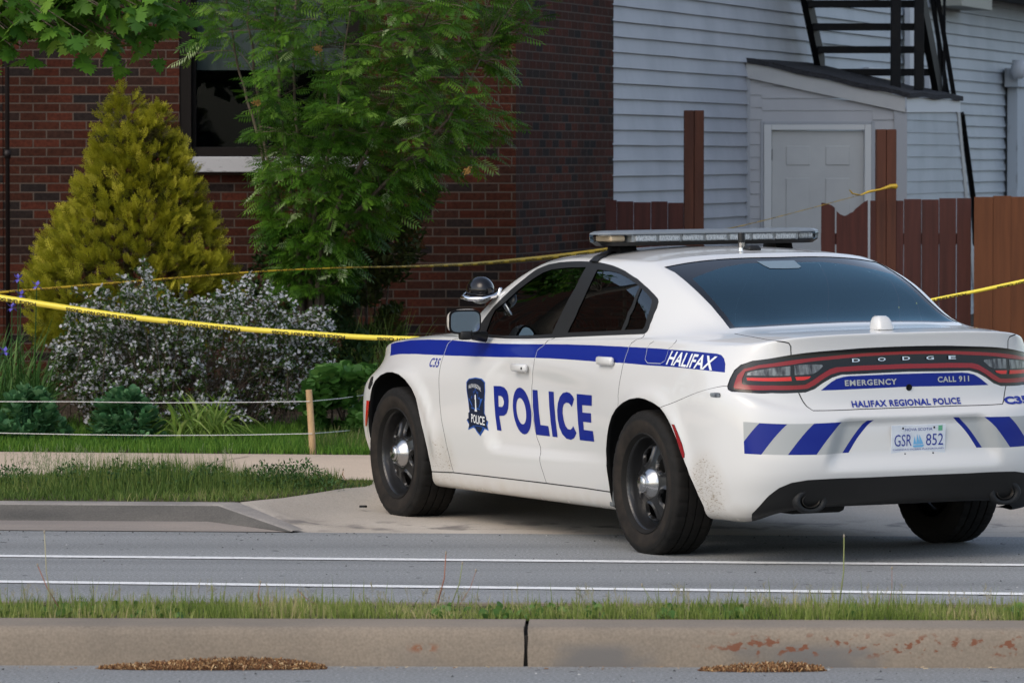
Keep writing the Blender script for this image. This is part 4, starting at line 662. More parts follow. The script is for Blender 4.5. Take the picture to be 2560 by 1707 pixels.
mud=math_(nt,'MULTIPLY',mud,mrange(nt,bl,.02,.3))
dust=math_(nt,'MAXIMUM',math_(nt,'MULTIPLY',mrange(nt,sp.outputs[2],.33,.19),math_(nt,'MULTIPLY',sn2.outputs[0],.75)),math_(nt,'MULTIPLY',bl,math_(nt,'MULTIPLY',sn2.outputs[0],.45)))
mx=nd(nt,'ShaderNodeMix',data_type='RGBA');mx.inputs[6].default_value=(.62,.617,.60,1);mx.inputs[7].default_value=(.42,.34,.24,1);nt.links.new(dust,mx.inputs[0])
mx2=nd(nt,'ShaderNodeMix',data_type='RGBA');mx2.inputs[7].default_value=(.24,.19,.13,1);nt.links.new(mx.outputs[2],mx2.inputs[6]);nt.links.new(mud,mx2.inputs[0])
nt.links.new(mx2.outputs[2],p.inputs['Base Color'])
nt.links.new(math_(nt,'MULTIPLY',math_(nt,'ADD',dust,mud),.6),p.inputs['Coat Roughness'])
for M_ in (M_WHITE,M_BLUE,M_TRIM):
    n_=M_.node_tree;p_=n_.nodes['Principled BSDF'];ge=nd(n_,'ShaderNodeNewGeometry');di=nd(n_,'ShaderNodeBsdfDiffuse');di.inputs[0].default_value=(.015,.015,.016,1)
    mxs=nd(n_,'ShaderNodeMixShader');n_.links.new(ge.outputs['Backfacing'],mxs.inputs[0]);n_.links.new(p_.outputs[0],mxs.inputs[1]);n_.links.new(di.outputs[0],mxs.inputs[2]);n_.links.new(mxs.outputs[0],n_.nodes['Material Output'].inputs[0])
M_SGLASS=glassmat('tinted side glass',(.17,.22,.19),1.75)
M_RGLASS=glassmat('tinted rear glass',(.24,.33,.37),2.1,.01,(.55,.86,1.))
M_LGLASS=glassmat('clear plastic lens',(.93,.94,.94),1.3)

CAR_R=(1.543,25.70,.004)
hx,hy=-.431/math.hypot(.431,.902),.902/math.hypot(.431,.902);ro,pi_=R(.5),R(.2)
X1=Vector((hx*math.cos(pi_),hy*math.cos(pi_),-math.sin(pi_)));Z1=Vector((hx*math.sin(pi_),hy*math.sin(pi_),math.cos(pi_)));lf=Vector((-hy,hx,0))
Y1=lf*math.cos(ro)-Z1*math.sin(ro);Z2=Z1*math.cos(ro)+lf*math.sin(ro)
car=empty('police_car');car.matrix_world=Matrix(((X1.x,Y1.x,Z2.x,CAR_R[0]),(X1.y,Y1.y,Z2.y,CAR_R[1]),(X1.z,Y1.z,Z2.z,CAR_R[2]+.8*math.sin(ro)),(0,0,0,1)))
tag(car,'white police sedan with blue stripe parked half on the driveway apron','police car')
NV=P.shape[0]-1
ugrid=[]
for a,b,k in((0,4,12),(4,6,12),(6,12,14),(12,16,9),(16,18,4)):
    for i in range(a,b): ugrid+=[i+j/k for j in range(k)]
ugrid.append(18.)
vgrid=[]
for i in range(NV): vgrid+=[i+j/(7 if i<9 else 5) for j in range(7 if i<9 else 5)]
vgrid.append(float(NV))
bm=bmesh.new()
vv=[[bm.verts.new((a,b,0)) for a in ugrid] for b in vgrid]
for j in range(len(vgrid)-1):
    for i in range(len(ugrid)-1): bm.faces.new((vv[j][i],vv[j][i+1],vv[j+1][i+1],vv[j+1][i]))
def imprint(bm,poly,closed=True):
    pts=list(poly)+([poly[0]] if closed else [])
    x0=min(p[0] for p in pts);x1=max(p[0] for p in pts);y0=min(p[1] for p in pts);y1=max(p[1] for p in pts)
    def bb(f):
        xs=[v.co.x for v in f.verts];ys=[v.co.y for v in f.verts];return min(xs),max(xs),min(ys),max(ys)
    cand={f:bb(f) for f in bm.faces};cand={f:b for f,b in cand.items() if b[0]<=x1 and b[1]>=x0 and b[2]<=y1 and b[3]>=y0}
    for (ax,ay),(bx,by) in zip(pts[:-1],pts[1:]):
        L=math.hypot(bx-ax,by-ay)
        if L<1e-6: continue
        nx,ny=-(by-ay)/L,(bx-ax)/L
        sx0,sx1,sy0,sy1=min(ax,bx)-1e-6,max(ax,bx)+1e-6,min(ay,by)-1e-6,max(ay,by)+1e-6
        sel=[]
        for f,b in cand.items():
            if b[0]<=sx1 and b[1]>=sx0 and b[2]<=sy1 and b[3]>=sy0:
                d=[(v.co.x-ax)*nx+(v.co.y-ay)*ny for v in f.verts]
                if min(d)<-1e-5 and max(d)>1e-5: sel.append(f)
        if not sel: continue
        es={e for f in sel for e in f.edges};vs_={v for f in sel for v in f.verts}
        r=bmesh.ops.bisect_plane(bm,geom=list(vs_)+list(es)+sel,plane_co=(ax,ay,0),plane_no=(nx,ny,0),dist=1e-5)
        for f in sel: cand.pop(f,None)
        for g in r['geom']:
            if isinstance(g,bmesh.types.BMFace) and g.is_valid: cand[g]=bb(g)
        cand={f:b for f,b in cand.items() if f.is_valid}
def strip(pl,w):               # a band of real width w along a uv polyline
    a=[];b=[]
    for i,(u,v) in enumerate(pl):
        p0=np.array(pl[max(i-1,0)]);p1=np.array(pl[min(i+1,len(pl)-1)]);e=1e-3
        Su=(S(u+e,v)-S(u-e,v))/(2*e);Sv=(S(u,v+e)-S(u,v-e))/(2*e);t=Su*(p1-p0)[0]+Sv*(p1-p0)[1];n=np.cross(Su,Sv);q=np.cross(n,t);q/=np.linalg.norm(q)+1e-9
        d=np.linalg.lstsq(np.stack([Su,Sv],1),q*w/2,rcond=None)[0]
        a.append((u+d[0],v+d[1]));b.append((u-d[0],v-d[1]))
    return a+b[::-1]
f=lambda n:FE[n][0]
sB,sF,sR,sil,aR,aF=f('seamB'),f('seamF'),f('seamR'),f('sill'),f('archR'),f('archF')
SILLV=lambda u:np.interp(u,[p[0] for p in sil[::-1]],[p[1] for p in sil[::-1]])
fdoor=sF[1:-1]+[(11.6,SILLV(11.6)),(10.6,SILLV(10.6)),(9.9,SILLV(9.9))]+sB[6:-1][::-1]+[(11.2,12.)]
rdoor=sB[6:-1]+[(9.3,SILLV(9.3)),(8.6,SILLV(8.6))]+aR[1:11]+sR[::-1]+[(8.,12.)]
bs_=f('bumpseam');sT=f('seamT');va=f('valance')
archRp=aR+[(aR[-1][0]-.02,.6),(aR[-1][0]+.1,-.5),(8.35,-.5),(aR[0][0],.6)]
archFp=aF+[(aF[-1][0],.6),(12.35,-.5),(14.1,-.5),(14.09,.6)]
bump=[(6.5,7.6)]+bs_+[(4.2,6.3),(3.7,6.4),(2.2,6.5),(1.8,6.2),(-.2,6.0),(-.2,-.5),(6.7,-.5),(6.7,3.5)]
bump=bs_+[(4.3,6.4),(3.7,6.4),(2.2,6.6),(1.7,6.2),(-.2,6.0),(-.2,-.5),(bs_[0][0]+.3,-.5)]
trunk=sT[:-1]+[(-.2,sT[-1][1]),(-.2,11.935),(.7,11.915),(1.7,11.89),(3.3,11.78)]
FRIT=f('frit');RG=f('rglass')
# order matters: later regions lie on top; (region, outline, material index or None to keep)
REG=[('hood',[(12.9,10.35),(13.6,11.2),(14.2,11.75),(18.5,11.85),(18.5,9.5),(14.8,9.6),(14,10)],0),
 ('windshield',[(12.75,12.1),(13.4,12.05),(18.5,12.05),(18.5,13.93),(13.6,13.93),(13.05,13.8)],9),
 ('front_door',fdoor,0),('rear_door',rdoor,0),('rear_bumper',bump,0),('trunk_lid',trunk,0),
 ('rear_valance',va+[(-.2,va[-1][1]),(-.2,-.5),(3.9,-.5)],3),
 ('tail_light',f('lamp'),4),('red',f('red'),5),('tail_light',f('redin'),4),('clear',f('clr1'),6),('clear',f('clr2'),6),('red2',f('rl1'),7),('red2',f('rl2'),7),
 ('window_trim',f('dlo'),3),('gf',f('gf'),9),('gr',f('gr'),9),('gq',f('gq'),9),
 ('rear_window',RG+[(-.3,RG[-1][1]),(-.3,RG[0][1])],4),('rear_window',FRIT+[(-.3,FRIT[-1][1]),(-.3,FRIT[0][1])],10),
 (None,f('stripe'),1),(None,f('panel'),1),(None,f('band'),2),(None,f('ch1'),1),(None,f('ch2'),1),(None,f('ch3'),1),
 ('side_reflector',f('reflR'),5),('front_reflector',f('reflF'),7),('side_marker',f('led'),6),('side_marker2',f('ventF'),3)]
GAPW=.0045
STR=[strip(sB[6:],GAPW),strip(sF,GAPW),strip(sR,GAPW),strip(sil,.007),strip(bs_,.003),strip(sT,.006),strip(f('fuel'),.0035),strip(sB[:7],.004)]
for n,pl,mi in REG: imprint(bm,pl)
for s_ in STR: imprint(bm,s_)
imprint(bm,archRp);imprint(bm,archFp)
def prep(pl): 
    A=np.array(pl,float);return A,A.min(0),A.max(0)
def inside(pp,x,y):
    A,lo,hi=pp
    if x<lo[0] or y<lo[1] or x>hi[0] or y>hi[1]: return False
    x0,y0=A[:,0],A[:,1];x1,y1=np.roll(x0,-1),np.roll(y0,-1)
    c=(y0>y)!=(y1>y)
    return bool(((x<(x1-x0)*(y-y0)/np.where(c,y1-y0,1)+x0)&c).sum()%2)
PR=[(n,prep(pl),mi) for n,pl,mi in REG];PS=[prep(s_) for s_ in STR];PA=[prep(archRp),prep(archFp)]
co=np.array([v.co[:] for v in bm.verts]);bm.verts.index_update();bm.verts.ensure_lookup_table()
POS=S(co[:,0],co[:,1]);NOR=N(co[:,0],np.minimum(co[:,1],NV-1e-3))
FL=[];
for fc in bm.faces:
    ix=[v.index for v in fc.verts];c=co[ix].mean(0)
    if any(inside(a,c[0],c[1]) for a in PA): continue
    r='body';mi=0
    for n,pp,k in PR:
        if inside(pp,c[0],c[1]):
            if n: r=n;mi=k
            elif r not in('window_trim','tail_light'): mi=k
    for k,a in enumerate(PS):
        if inside(a,c[0],c[1]) and mi in(0,1,2): mi=8 if mi!=1 else 2
    FL.append((r,mi,ix))
bm.free()
CARM=[M_WHITE,M_BLUE,M_GREYV,M_TRIM,M_GLOSSK,M_RED,M_CLEAR,M_RED2,M_GAP,M_SGLASS,M_RGLASS]
def shellpart(name,regs,parent,sides=(1,-1),off=0,label=None):
    vs=[];ns=[];fs=[];ms=[]
    for s in sides:
        fl=[q for q in FL if q[0] in regs];used=sorted({i for q in fl for i in q[2]});mp={i:k+len(vs) for k,i in enumerate(used)}
        m=np.array([1,s,1.]);vs+=list((POS[used]+NOR[used]*off)*m);ns+=list(NOR[used]*m)
        for _,mi,ix in fl:
            q=[mp[i] for i in ix];fs.append(q[::-1] if s>0 else q);ms.append(mi)
    use=sorted(set(ms));o=obj(name,vs,fs,[CARM[i] for i in use],parent,True,[use.index(i) for i in ms])
    me=o.data;me.normals_split_custom_set_from_vertices([tuple(n) for n in ns])
    if label: o['label']=label
    return o
body=shellpart('body',('body',),car)
hood=shellpart('hood',('hood',),car)
trunkl=shellpart('trunk_lid',('trunk_lid',),car)
rbump=shellpart('rear_bumper',('rear_bumper',),car)
valance=shellpart('rear_valance',('rear_valance',),car,off=.002)
tail=shellpart('tail_light',('tail_light',),car,off=-.004)
shellpart('red_light_band',('red','red2'),tail,off=-.001)
for s in(1,-1): shellpart('reversing_light',('clear',),tail,(s,),off=-.002)
wsh=shellpart('windshield',('windshield',),car,off=-.003)
rw=shellpart('rear_window',('rear_window',),car,off=-.003)
DOORS={}
for s in(1,-1):
    for n in('front_door','rear_door'): DOORS[n,s]=shellpart(n,(n,),car,(s,))
    shellpart('window_trim',('window_trim',),car,(s,),off=.001)
    shellpart('side_window',('gf',),DOORS['front_door',s],(s,),off=-.003)
    shellpart('side_window',('gr','gq'),DOORS['rear_door',s],(s,),off=-.003)
    shellpart('side_reflector',('side_reflector',),car,(s,),off=.003);shellpart('side_reflector',('front_reflector',),car,(s,),off=.003)
    shellpart('side_marker',('side_marker',),car,(s,),off=.004);shellpart('side_marker',('side_marker2',),car,(s,),off=.004)
# surface for fitting trim and lettering onto
gu_,gv_=np.meshgrid(np.linspace(0,18,217),np.linspace(0,NV,137));GP=S(gu_,gv_).reshape(-1,3)
tf=[];nu_=217
for j in range(136):
    for i in range(216):
        a=j*nu_+i;tf.append((a,a+1,a+nu_+1,a+nu_))
allv=[Vector(p) for p in GP]+[Vector((p[0],-p[1],p[2])) for p in GP];nn=len(GP)
BV=BVHTree.FromPolygons(allv,tf+[tuple(i+nn for i in q[::-1]) for q in tf])
def fit(o,d,off):
    h=BV.ray_cast(Vector(o),Vector(d))
    if h[0] is None: return Vector(o)
    n=h[1];n=-n if n.dot(Vector(d))>0 else n
    return h[0]+n*off
def sidelet(name,v2,fc,cx,cz,m,parent,off=.0015,s=1):
    return obj(name,[fit((cx-s*a,s*1.4,cz+b),(0,-s,0),off) for a,b in v2],fc,m,parent)
def rearlet(name,v2,fc,cy,cz,m,parent,off=.0015):
    return obj(name,[fit((-1.5,cy-a,cz+b),(1,0,0),off) for a,b in v2],fc,m,parent)
def uvdecal(name,loops,m,parent,off=.0015):
    v,fc=fill2d(loops,(.12,.35));A=np.array(v);q=S(A[:,0],A[:,1])+N(A[:,0],A[:,1])*off
    return obj(name,q,[p[::-1] for p in fc],m,parent)
FD,RD=DOORS['front_door',1],DOORS['rear_door',1]
for n,par in(('P',FD),('O',FD),('L',RD),('I',RD),('C',RD),('E',RD)):
    loops=[f(n)]+([f(n+'h')] if n+'h' in FE else [])
    uvdecal('lettering',loops,M_BLUE,par)
bdg=uvdecal('crest',[f('shield')],M_BBLUE,FD,.0015)
sh_=np.array(f('shield'));cen=sh_.mean(0)
uvdecal('crest_field',[[tuple(cen+(p-cen)*.93) for p in sh_]],M_NAVY,FD,.0022)
uvdecal('crest_field',[f('shieldin')],M_NAVY,FD,.0026)
lf_=np.array(f('leaf'));lc=lf_.mean(0)
uvdecal('crest_leaf',[f('leaf'),[tuple(lc+(p-lc)*.88) for p in lf_]],M_BBLUE,FD,.0032)
lh_=np.array(f('lhouse'));lhc=lh_.mean(0);uvdecal('crest_lighthouse',[[(lhc[0]+(p[0]-lhc[0])*.62,p[1]) for p in lh_]],M_LETW,FD,.0038)
uvdecal('crest_banner',[f('banner')],M_NAVY,FD,.0036)
bl_=np.array(f('badgelow'));bc=bl_.mean(0);uvdecal('crest_field',[f('badgelow'),[tuple(bc+(p-bc)*.86) for p in bl_]],M_BBLUE,FD,.004)
def uvx(pl,fx,fy): A=np.array(f(pl));return S(*(A.min(0)+(A.max(0)-A.min(0))*np.array([fx,fy])))
bp=S(*np.array(f('banner')).mean(0));v,fc=text2d('POLICE',.047,.145,.01);v=[(a,b-a*.08) for a,b in v];sidelet('lettering',v,fc,bp[0]-.003,bp[2]-.002,M_LETW,FD,.0045)
sp_=S(*np.array(f('shieldin')).mean(0));st=S(*np.array(f('shieldin'))[2]);v,fc=text2d('HALIFAX REGIONAL',.021,.150,.0,step=.02);v=[(a,b-2.2*a*a-a*.06) for a,b in v];sidelet('lettering',v,fc,st[0]-.004,st[2]-.040,M_LETW,FD,.0045)
v,fc=text2d('C35',.050,.125,.02,0,1.15);sidelet('lettering',v,fc,2.648,.878,M_LETB,car)
v,fc=text2d('HALIFAX',.068,.47,.02,.12,step=.04);v=[(a,b-a*.03) for a,b in v];sidelet('lettering',v,fc,-.395,.990,M_LETW,car,.002)
for ch,cy in zip('DODGE',(.281,.137,-.002,-.139,-.268)):
    v,fc=text2d(ch,.017,.043,.01);rearlet('lettering',v,fc,cy,.997-.01*abs(cy),M_CHROME,tail,.004)
v,fc=text2d('EMERGENCY',.029,.29,.032,0,1.15,step=.04);rearlet('lettering',v,fc,.205,.884,M_GREYV,trunkl,.003)
v,fc=text2d('CALL 911',.029,.185,.032,0,1.12,step=.04);rearlet('lettering',v,fc,-.267,.887,M_GREYV,trunkl,.003)
v,fc=text2d('HALIFAX REGIONAL POLICE',.033,.62,.034,0,1.1,step=.04);rearlet('lettering',v,fc,.014,.779,M_LETB,trunkl,.003)
v,fc=text2d('C35',.038,.16,.05,.1,step=.04);rearlet('lettering',v,fc,-.64,.770,M_LETB,rbump,.003)
b=MB();Mh=Matrix.Translation((fit((-1.5,-.008,.853),(1,0,0),.001)))@Matrix.Rotation(R(-90),4,'Y');b.lathe([(0,.002),(.012,.002),(.0121,.004),(.016,.004),(.017,0)],20,Mh);b.m=[0]*20+[0]*(len(b.m)-20);b.build('rear_camera',M_TRIM,trunkl,smooth=True)
uvb=FE['brake'][0];uvdecal('brake_light',[uvb],mat('brake light housing reflection',(.16,.22,.26),.3),rw,-.001)  # brake light housing, its pale reflection put into the decal colour
# licence plate
pl=empty('licence_plate',(-1.052,-.022,.594),(0,R(-4),0),car)
b=MB();b.box(-.003,.001,-.155,.155,-.078,.078,.003);b.build('plate',mat('plate white',(.66,.70,.74),.35,noise=(20,(.55,.6,.66),.4,.7)),pl)
def platelet(t,h,wd,cy,cz,m=M_LETB,bold=.01,x=-.0045):
    v,fc=text2d(t,h,wd,bold);obj('lettering',[(x,-a+cy,b_+cz) for a,b_ in v],fc,m,pl)
platelet('NOVA SCOTIA',.014,.155,.0,.055,bold=.0);platelet('GSR',.058,.098,.088,.002,bold=-.002);platelet('852',.058,.098,-.092,.002,bold=-.002);platelet("CANADA'S OCEAN PLAYGROUND",.008,.29,0,-.043,bold=.0)
M_SHIP=mat('pale blue ink',(.16,.42,.68),.5)
b=MB()
for q in([(.030,-.02),(.024,.022),(.012,-.018)],[(.013,-.02),(.009,.032),(-.008,-.018)],[(-.006,-.02),(-.003,.03),(-.028,-.018)],[(.034,-.024),(-.034,-.022),(-.024,-.034),(.026,-.034)]): b.add([(-.0045,y,z+.0) for y,z in q],[list(range(len(q)))])
b.build('ship_emblem',M_SHIP,pl)
b=MB();b.box(-.0045,-.003,-.135,-.112,.045,.071);b.build('sticker',mat('green sticker',(.12,.38,.22),.5),pl)
for y,z in((.09,.062),(-.088,.062),(.075,-.066),(-.085,-.066)): b=MB();b.lathe([(0,.004),(.0045,.003),(.005,0)],10,Matrix.Translation((-.003,y,z))@Matrix.Rotation(R(-90),4,'Y'));b.build('bolt',M_TRIM,pl)
# wheel wells, underbody
for pts,nm in((archRp,0),(archFp,1)):
    A=np.array(pts[:-4]);q=S(A[:,0],A[:,1])
    for s in(1,-1):
        n=len(q);v=[];
        for dy,rr in((0,1),(-.02,.992),(-.03,1.02),(-.36,1.02)):
            c=np.array([q[:,0].mean(),0,.36])
            for p_ in q: v.append(((p_[0]-c[0])*rr+c[0],s*(p_[1]+dy),(p_[2]-c[2])*rr+c[2]))
        fc=[[k*n+i,k*n+i+1,(k+1)*n+i+1,(k+1)*n+i] for k in range(3) for i in range(n-1)]+[[3*n+i for i in range(n)]]
        obj('wheel_well',v,fc,[M_WELL],car,True)
b=MB();b.box(-.80,3.6,-.60,.60,.27,.34,.02);b.box(.55,2.66,-.86,.86,.19,.27,.02);b.box(-.86,-.5,-.60,.60,.30,.37,.02);b.box(-.9,-.5,.30,.62,.24,.30,.03);b.build('underbody',M_WELL,car)
M_BRK=mat('grey bracket',(.12,.13,.135),.6)
for y0_,y1_ in((.80,.885),(-.885,-.80)): MB().box(.515,.56,y0_,y1_,.205,.30,.01).build('jacking_bracket',M_BRK,car)
# exhaust openings
for s in(1,-1):
    c0=fit((-1.5,s*.555,.312),(1,0,0),0);Me=Matrix.Translation(c0+Vector((0,0,0)))@Matrix.Rotation(R(-90),4,'Y')@Matrix.Diagonal((.85,1.25,1,1))
    b=MB();b.lathe([(.075,-.02),(.072,.010),(.062,.018),(.050,.012),(.044,-.01),(.042,-.06)],32,Me);b.build('exhaust_surround',M_PLAS,valance,smooth=True)
    b=MB();b.lathe([(.040,.008),(.0385,.010),(.036,.008),(.034,-.05),(0,-.05)],28,Me);b.build('exhaust_pipe',[mat('sooty steel',(.05,.045,.04),.5,metal=.8)],valance,smooth=True)
# tyres and wheels
prof=[];W=.1175
for r_,h_ in[(.228,.085),(.240,.104),(.246,.110),(.252,.106),(.262,.110),(.290,.1175),(.315,.1185),(.333,.113),(.3345,.111),(.350,.106),(.3590,.097),(.3615,.086)]: prof.append((r_,h_))
tread=[]
for y0 in(.078,.043,.0,-.043):
    pass
for a_,b_ in((.080,.052),(.044,.008),(-.0,-.036),(-.044,-.080)):
    tread+=[(.3625,a_),(.3635,(a_+b_)/2),(.3625,b_),(.354,b_-.001),(.354,b_-.006)]
prof+=tread+[(r_,-h_) for r_,h_ in reversed([(.228,.085),(.262,.110),(.315,.1185),(.349,.101),(.3600,.082)])]
def tyre_mesh():
    n=180;v=[];fc=[];np_=len(prof)
    for i,(r_,h_) in enumerate(prof):
        for k in range(n):
            rr=r_
            if r_>.345 and abs(h_)>.04 and k%6==0: rr=r_-.0045
            elif r_>.3615 and abs(h_)<.045 and k%6==3: rr=r_-.003
            a=2*math.pi*k/n;v.append((rr*math.cos(a),h_,rr*math.sin(a)))
    for i in range(np_-1):
        for k in range(n): fc.append([i*n+k,(i+1)*n+k,(i+1)*n+(k+1)%n,i*n+(k+1)%n])
    return v,fc
TV,TF=tyre_mesh();TV=[(x*1.025,y*1.10,z*1.025) for x,y,z in TV]
def rim_mesh():
    nt_,nr=200,34;rs=np.linspace(.035,.212,nr);v=[];keep=[]
    def field(r_,a):
        d=9
        for k in range(5):
            ca=R(90+36+72*k+11);da=(a-ca+math.pi)%(2*math.pi)-math.pi;x=r_*math.cos(da)-.146;y=r_*math.sin(da)
            hw=.044+.30*max(x,-.04);d=min(d,((abs(x)/.034)**3+(abs(y)/max(hw,.012))**3)**(1/3))
        return d
    V_=[];D=[]
    for r_ in rs:
        for k in range(nt_):
            a=2*math.pi*k/nt_;d=field(r_,a);base=np.interp(r_,[.035,.085,.11,.15,.19,.212],[.080,.078,.072,.058,.044,.030])
            base+=.012*math.exp(-((d-1.25)/.22)**2)
            base-=.010*math.exp(-((d-1.0)/.08)**2)
            V_.append((r_*math.cos(a),base,r_*math.sin(a)));D.append(d)
    fc=[]
    for i in range(nr-1):
        for k in range(nt_):
            q=[i*nt_+k,(i+1)*nt_+k,(i+1)*nt_+(k+1)%nt_,i*nt_+(k+1)%nt_]
            if sum(D[j] for j in q)/4>1: fc.append(q)
    b=MB();b.add(V_,fc)
    Mx=Matrix.Rotation(R(-90),4,'X')
    b.lathe([(.2475,.112),(.2485,.106),(.243,.100),(.236,.098),(.230,.085),(.224,.060),(.218,.042),(.212,.029)][::-1],64,Mx)
    b.lathe([(.214,.03),(.2,-.08)][::-1],48,Mx)
    return b
RB=rim_mesh()
def capmb():
    b=MB();b.lathe([(.0,.128),(.030,.1275),(.034,.124),(.036,.118),(.043,.1165),(.045,.112),(.0465,.104),(.052,.097),(.066,.085),(.076,.068),(.080,.056),(.086,.054),(.087,.048)][::-1],48,Matrix.Rotation(R(-90),4,'X')@Matrix.Translation((0,0,.012))@Matrix.Diagonal((1.08,1.08,1.0,1)));return b
wheel0=None
for x in(0,3.052):
    for s in(1,-1):
        w_=empty('wheel',(x+(.062 if x>1 else .048),s*.824,.354),(0,R(20 if x>1 else 0),0 if s>0 else math.pi),car)
        if wheel0 is None:
            wheel0=w_;ty=obj('tyre',TV,TF,[M_RUB,M_DUSTRUB],w_,True,[1 if 3<=(i//180)<=5 else 0 for i in range(len(TF))]);ty.data.set_sharp_from_angle(angle=R(35))
            ri=RB.build('rim',M_RIM,w_,angle=50);ca=capmb().build('hub_cap',M_CAPM,w_,angle=40)
            bd=MB();bd.lathe([(.0,-.03),(.20,-.03)][::-1],40,Matrix.Rotation(R(-90),4,'X'));bd=bd.build('brake_disc',M_WELL,w_)
            va_=MB();va_.tube([(-.222,.07,-.02),(-.215,.09,-.02)],.005,8);va_=va_.build('valve',M_CHROME,w_)
            parts=[ty,ri,ca,bd,va_]
        else:
            for q in parts:
                c=q.copy();C.objects.link(c);c.parent=w_
# door handles
for s in(1,-1):
    for n,x,z in(('front_door',1.56,.886),('rear_door',.51,.958)):
        y=fit((x,1.4,z),(0,-1,0),0).y;b=MB()
        b.box(x-.088,x+.088,y+.006,y+.036,z-.021,z+.023,.014)
        if s<0: b.v=[(a,-c,d) for a,c,d in b.v];b.f=[q[::-1] for q in b.f]
        h=b.build('door_handle',M_WHITE,DOORS[n,s],angle=60)
        if n=='front_door' and s>0:
            b=MB();b.lathe([(0,.002),(.007,.002),(.008,0)],14,Matrix.Translation((x-.058,y+.036,z))@Matrix.Rotation(R(-90),4,'X'));b.build('lock_cylinder',M_TRIM,DOORS[n,s])
# wing mirrors
for s in(1,-1):
    mr=empty('side_mirror',(2.06,s*1.0,1.122),(0,0,R(-12)*s),car)
    b=MB();pts=[]
    bm=bmesh.new();bmesh.ops.create_uvsphere(bm,u_segments=28,v_segments=16,radius=1)
    for q in bm.verts:
        x,y,z=q.co;e=.42;g=lambda t,e=e:math.copysign(abs(t)**e,t)
        yy=g(y,.55)*.092;zz=g(z,.55)*.068;xx=(x if x>0 else x*.12)*.115;zz*=1-.12*(y*s>0)*abs(y);q.co=(xx,yy,zz)
    b.add([q.co[:] for q in bm.verts],[[q.index for q in p_.verts] for p_ in bm.faces]);bm.free()
    hs=b.build('mirror_housing',[M_WHITE],mr,smooth=True)
    rr=lambda hw,hh,n=36:[(math.copysign(abs(math.cos(a))**.45,math.cos(a))*hw,math.copysign(abs(math.sin(a))**.45,math.sin(a))*hh) for a in np.linspace(0,2*math.pi,n,endpoint=False)]
    Mr=Matrix.Rotation(R(-90),4,'Y')@Matrix.Rotation(R(90),4,'Z')
    b=MB();o_=rr(.090,.066);i_=rr(.080,.056);n=len(o_);b.add([(-.012,y,z) for y,z in o_]+[(-.026,y*.97,z*.97) for y,z in o_]+[(-.022,y,z) for y,z in i_],[[k*n+j,k*n+(j+1)%n,(k+1)*n+(j+1)%n,(k+1)*n+j] for k in(0,1) for j in range(n)]);b.build('mirror_bezel',M_TRIM,mr,smooth=False)
    obj('mirror_glass',[(-.0225,y,z) for y,z in i_],[list(range(n))],mat('mirror glass',(.30,.38,.43),.05,metal=1),mr)
    b=MB();b.tube([(.0,-s*.02,-.055),(.01,-s*.05,-.075),(.02,-s*.125,-.085)],[.03,.026,.03],10);b.box(-.035,.03,-.035,.03,-.098,-.05,.012);b.build('mirror_arm',M_TRIM,mr,smooth=True)
# pillar spotlight
spt=empty('spotlight',(2.30,.79,1.275),(0,0,0),car)
bm=bmesh.new();bmesh.ops.create_uvsphere(bm,u_segments=28,v_segments=16,radius=.078);vsx=[(q.co.x*1.25,q.co.y*.92,q.co.z*.98+.01) for q in bm.verts];fsx=[[q.index for q in p_.verts] for p_ in bm.faces];bm.free()
obj('spotlight_shell',vsx,fsx,M_GLOSSK,spt,True)
b=MB();b.tube([(.065,.06,-.012),(.03,.095,-.028),(-.045,.085,-.036),(-.095,.03,-.036),(-.10,-.04,-.022),(-.06,-.075,-.005)],.012,10);b.tube([(-.10,-.075,.02),(-.05,-.07,-.07),(-.02,-.05,-.09)],.010,8);b.build('spotlight_bracket',M_CHROME,spt,smooth=True)
# roof aerials
q=fit((.778,-.019,2),(0,0,-1),0);b=MB();b.lathe([(.018,-.004),(.018,.028)],20,Matrix.Translation(q));b.build('aerial_base',M_CHROME,car,smooth=True)
b=MB();b.lathe([(.019,.027),(.0195,.075),(.018,.079),(0,.079)],20,Matrix.Translation(q));b.build('aerial',M_TRIM,car,angle=40)
q=fit((.62,.004,2),(0,0,-1),0);b=MB();b.box(q.x-.045,q.x+.045,q.y-.042,q.y+.042,q.z-.004,q.z+.026,.018);b.v=[(q.x+(x-q.x)*(1-(z-q.z)*12),q.y+(y-q.y)*(1-(z-q.z)*12),z) for x,y,z in b.v];b.build('satellite_receiver',M_TRIM,car,smooth=True)
q=fit((-.80,.035,2),(0,0,-1),0);b=MB();b.box(-.06,.06,-.052,.052,-.006,.068,.024)
b.v=[(q.x+x*(1-max(z,0)*5)+z*.25,q.y+y*(1-max(z,0)*5.5),q.z+z) for x,y,z in b.v];b.build('shark_fin_aerial',M_WHITE,car,angle=60)
# roof light bar
lb=empty('light_bar',(1.155,0,1.549),(0,0,0),car)
HY,HX=.665,.15
plan=[(-HX,-HY+.16),(-HX,HY-.16),(-HX+.045,HY-.05),(-HX+.10,HY),(HX-.10,HY),(HX-.045,HY-.05),(HX,HY-.16),(HX,-HY+.16),(HX-.045,-HY+.05),(HX-.10,-HY),(-HX+.10,-HY),(-HX+.045,-HY+.05)]
def ringmesh(levels,m,name,cap=True,smooth=False):
    v=[];n=len(plan)
    for z,k in levels: v+=[(x*k+(-math.copysign(0,x)),y*(1-(1-k)*.25),z) for x,y in plan]
    fc=[[i*n+j,i*n+(j+1)%n,(i+1)*n+(j+1)%n,(i+1)*n+j] for i in range(len(levels)-1) for j in range(n)]
    if cap: fc.append([(len(levels)-1)*n+j for j in range(n)]);fc.append(list(range(n))[::-1])
    fc=[q[::-1] for q in fc];return obj(name,v,fc,m,lb,smooth)
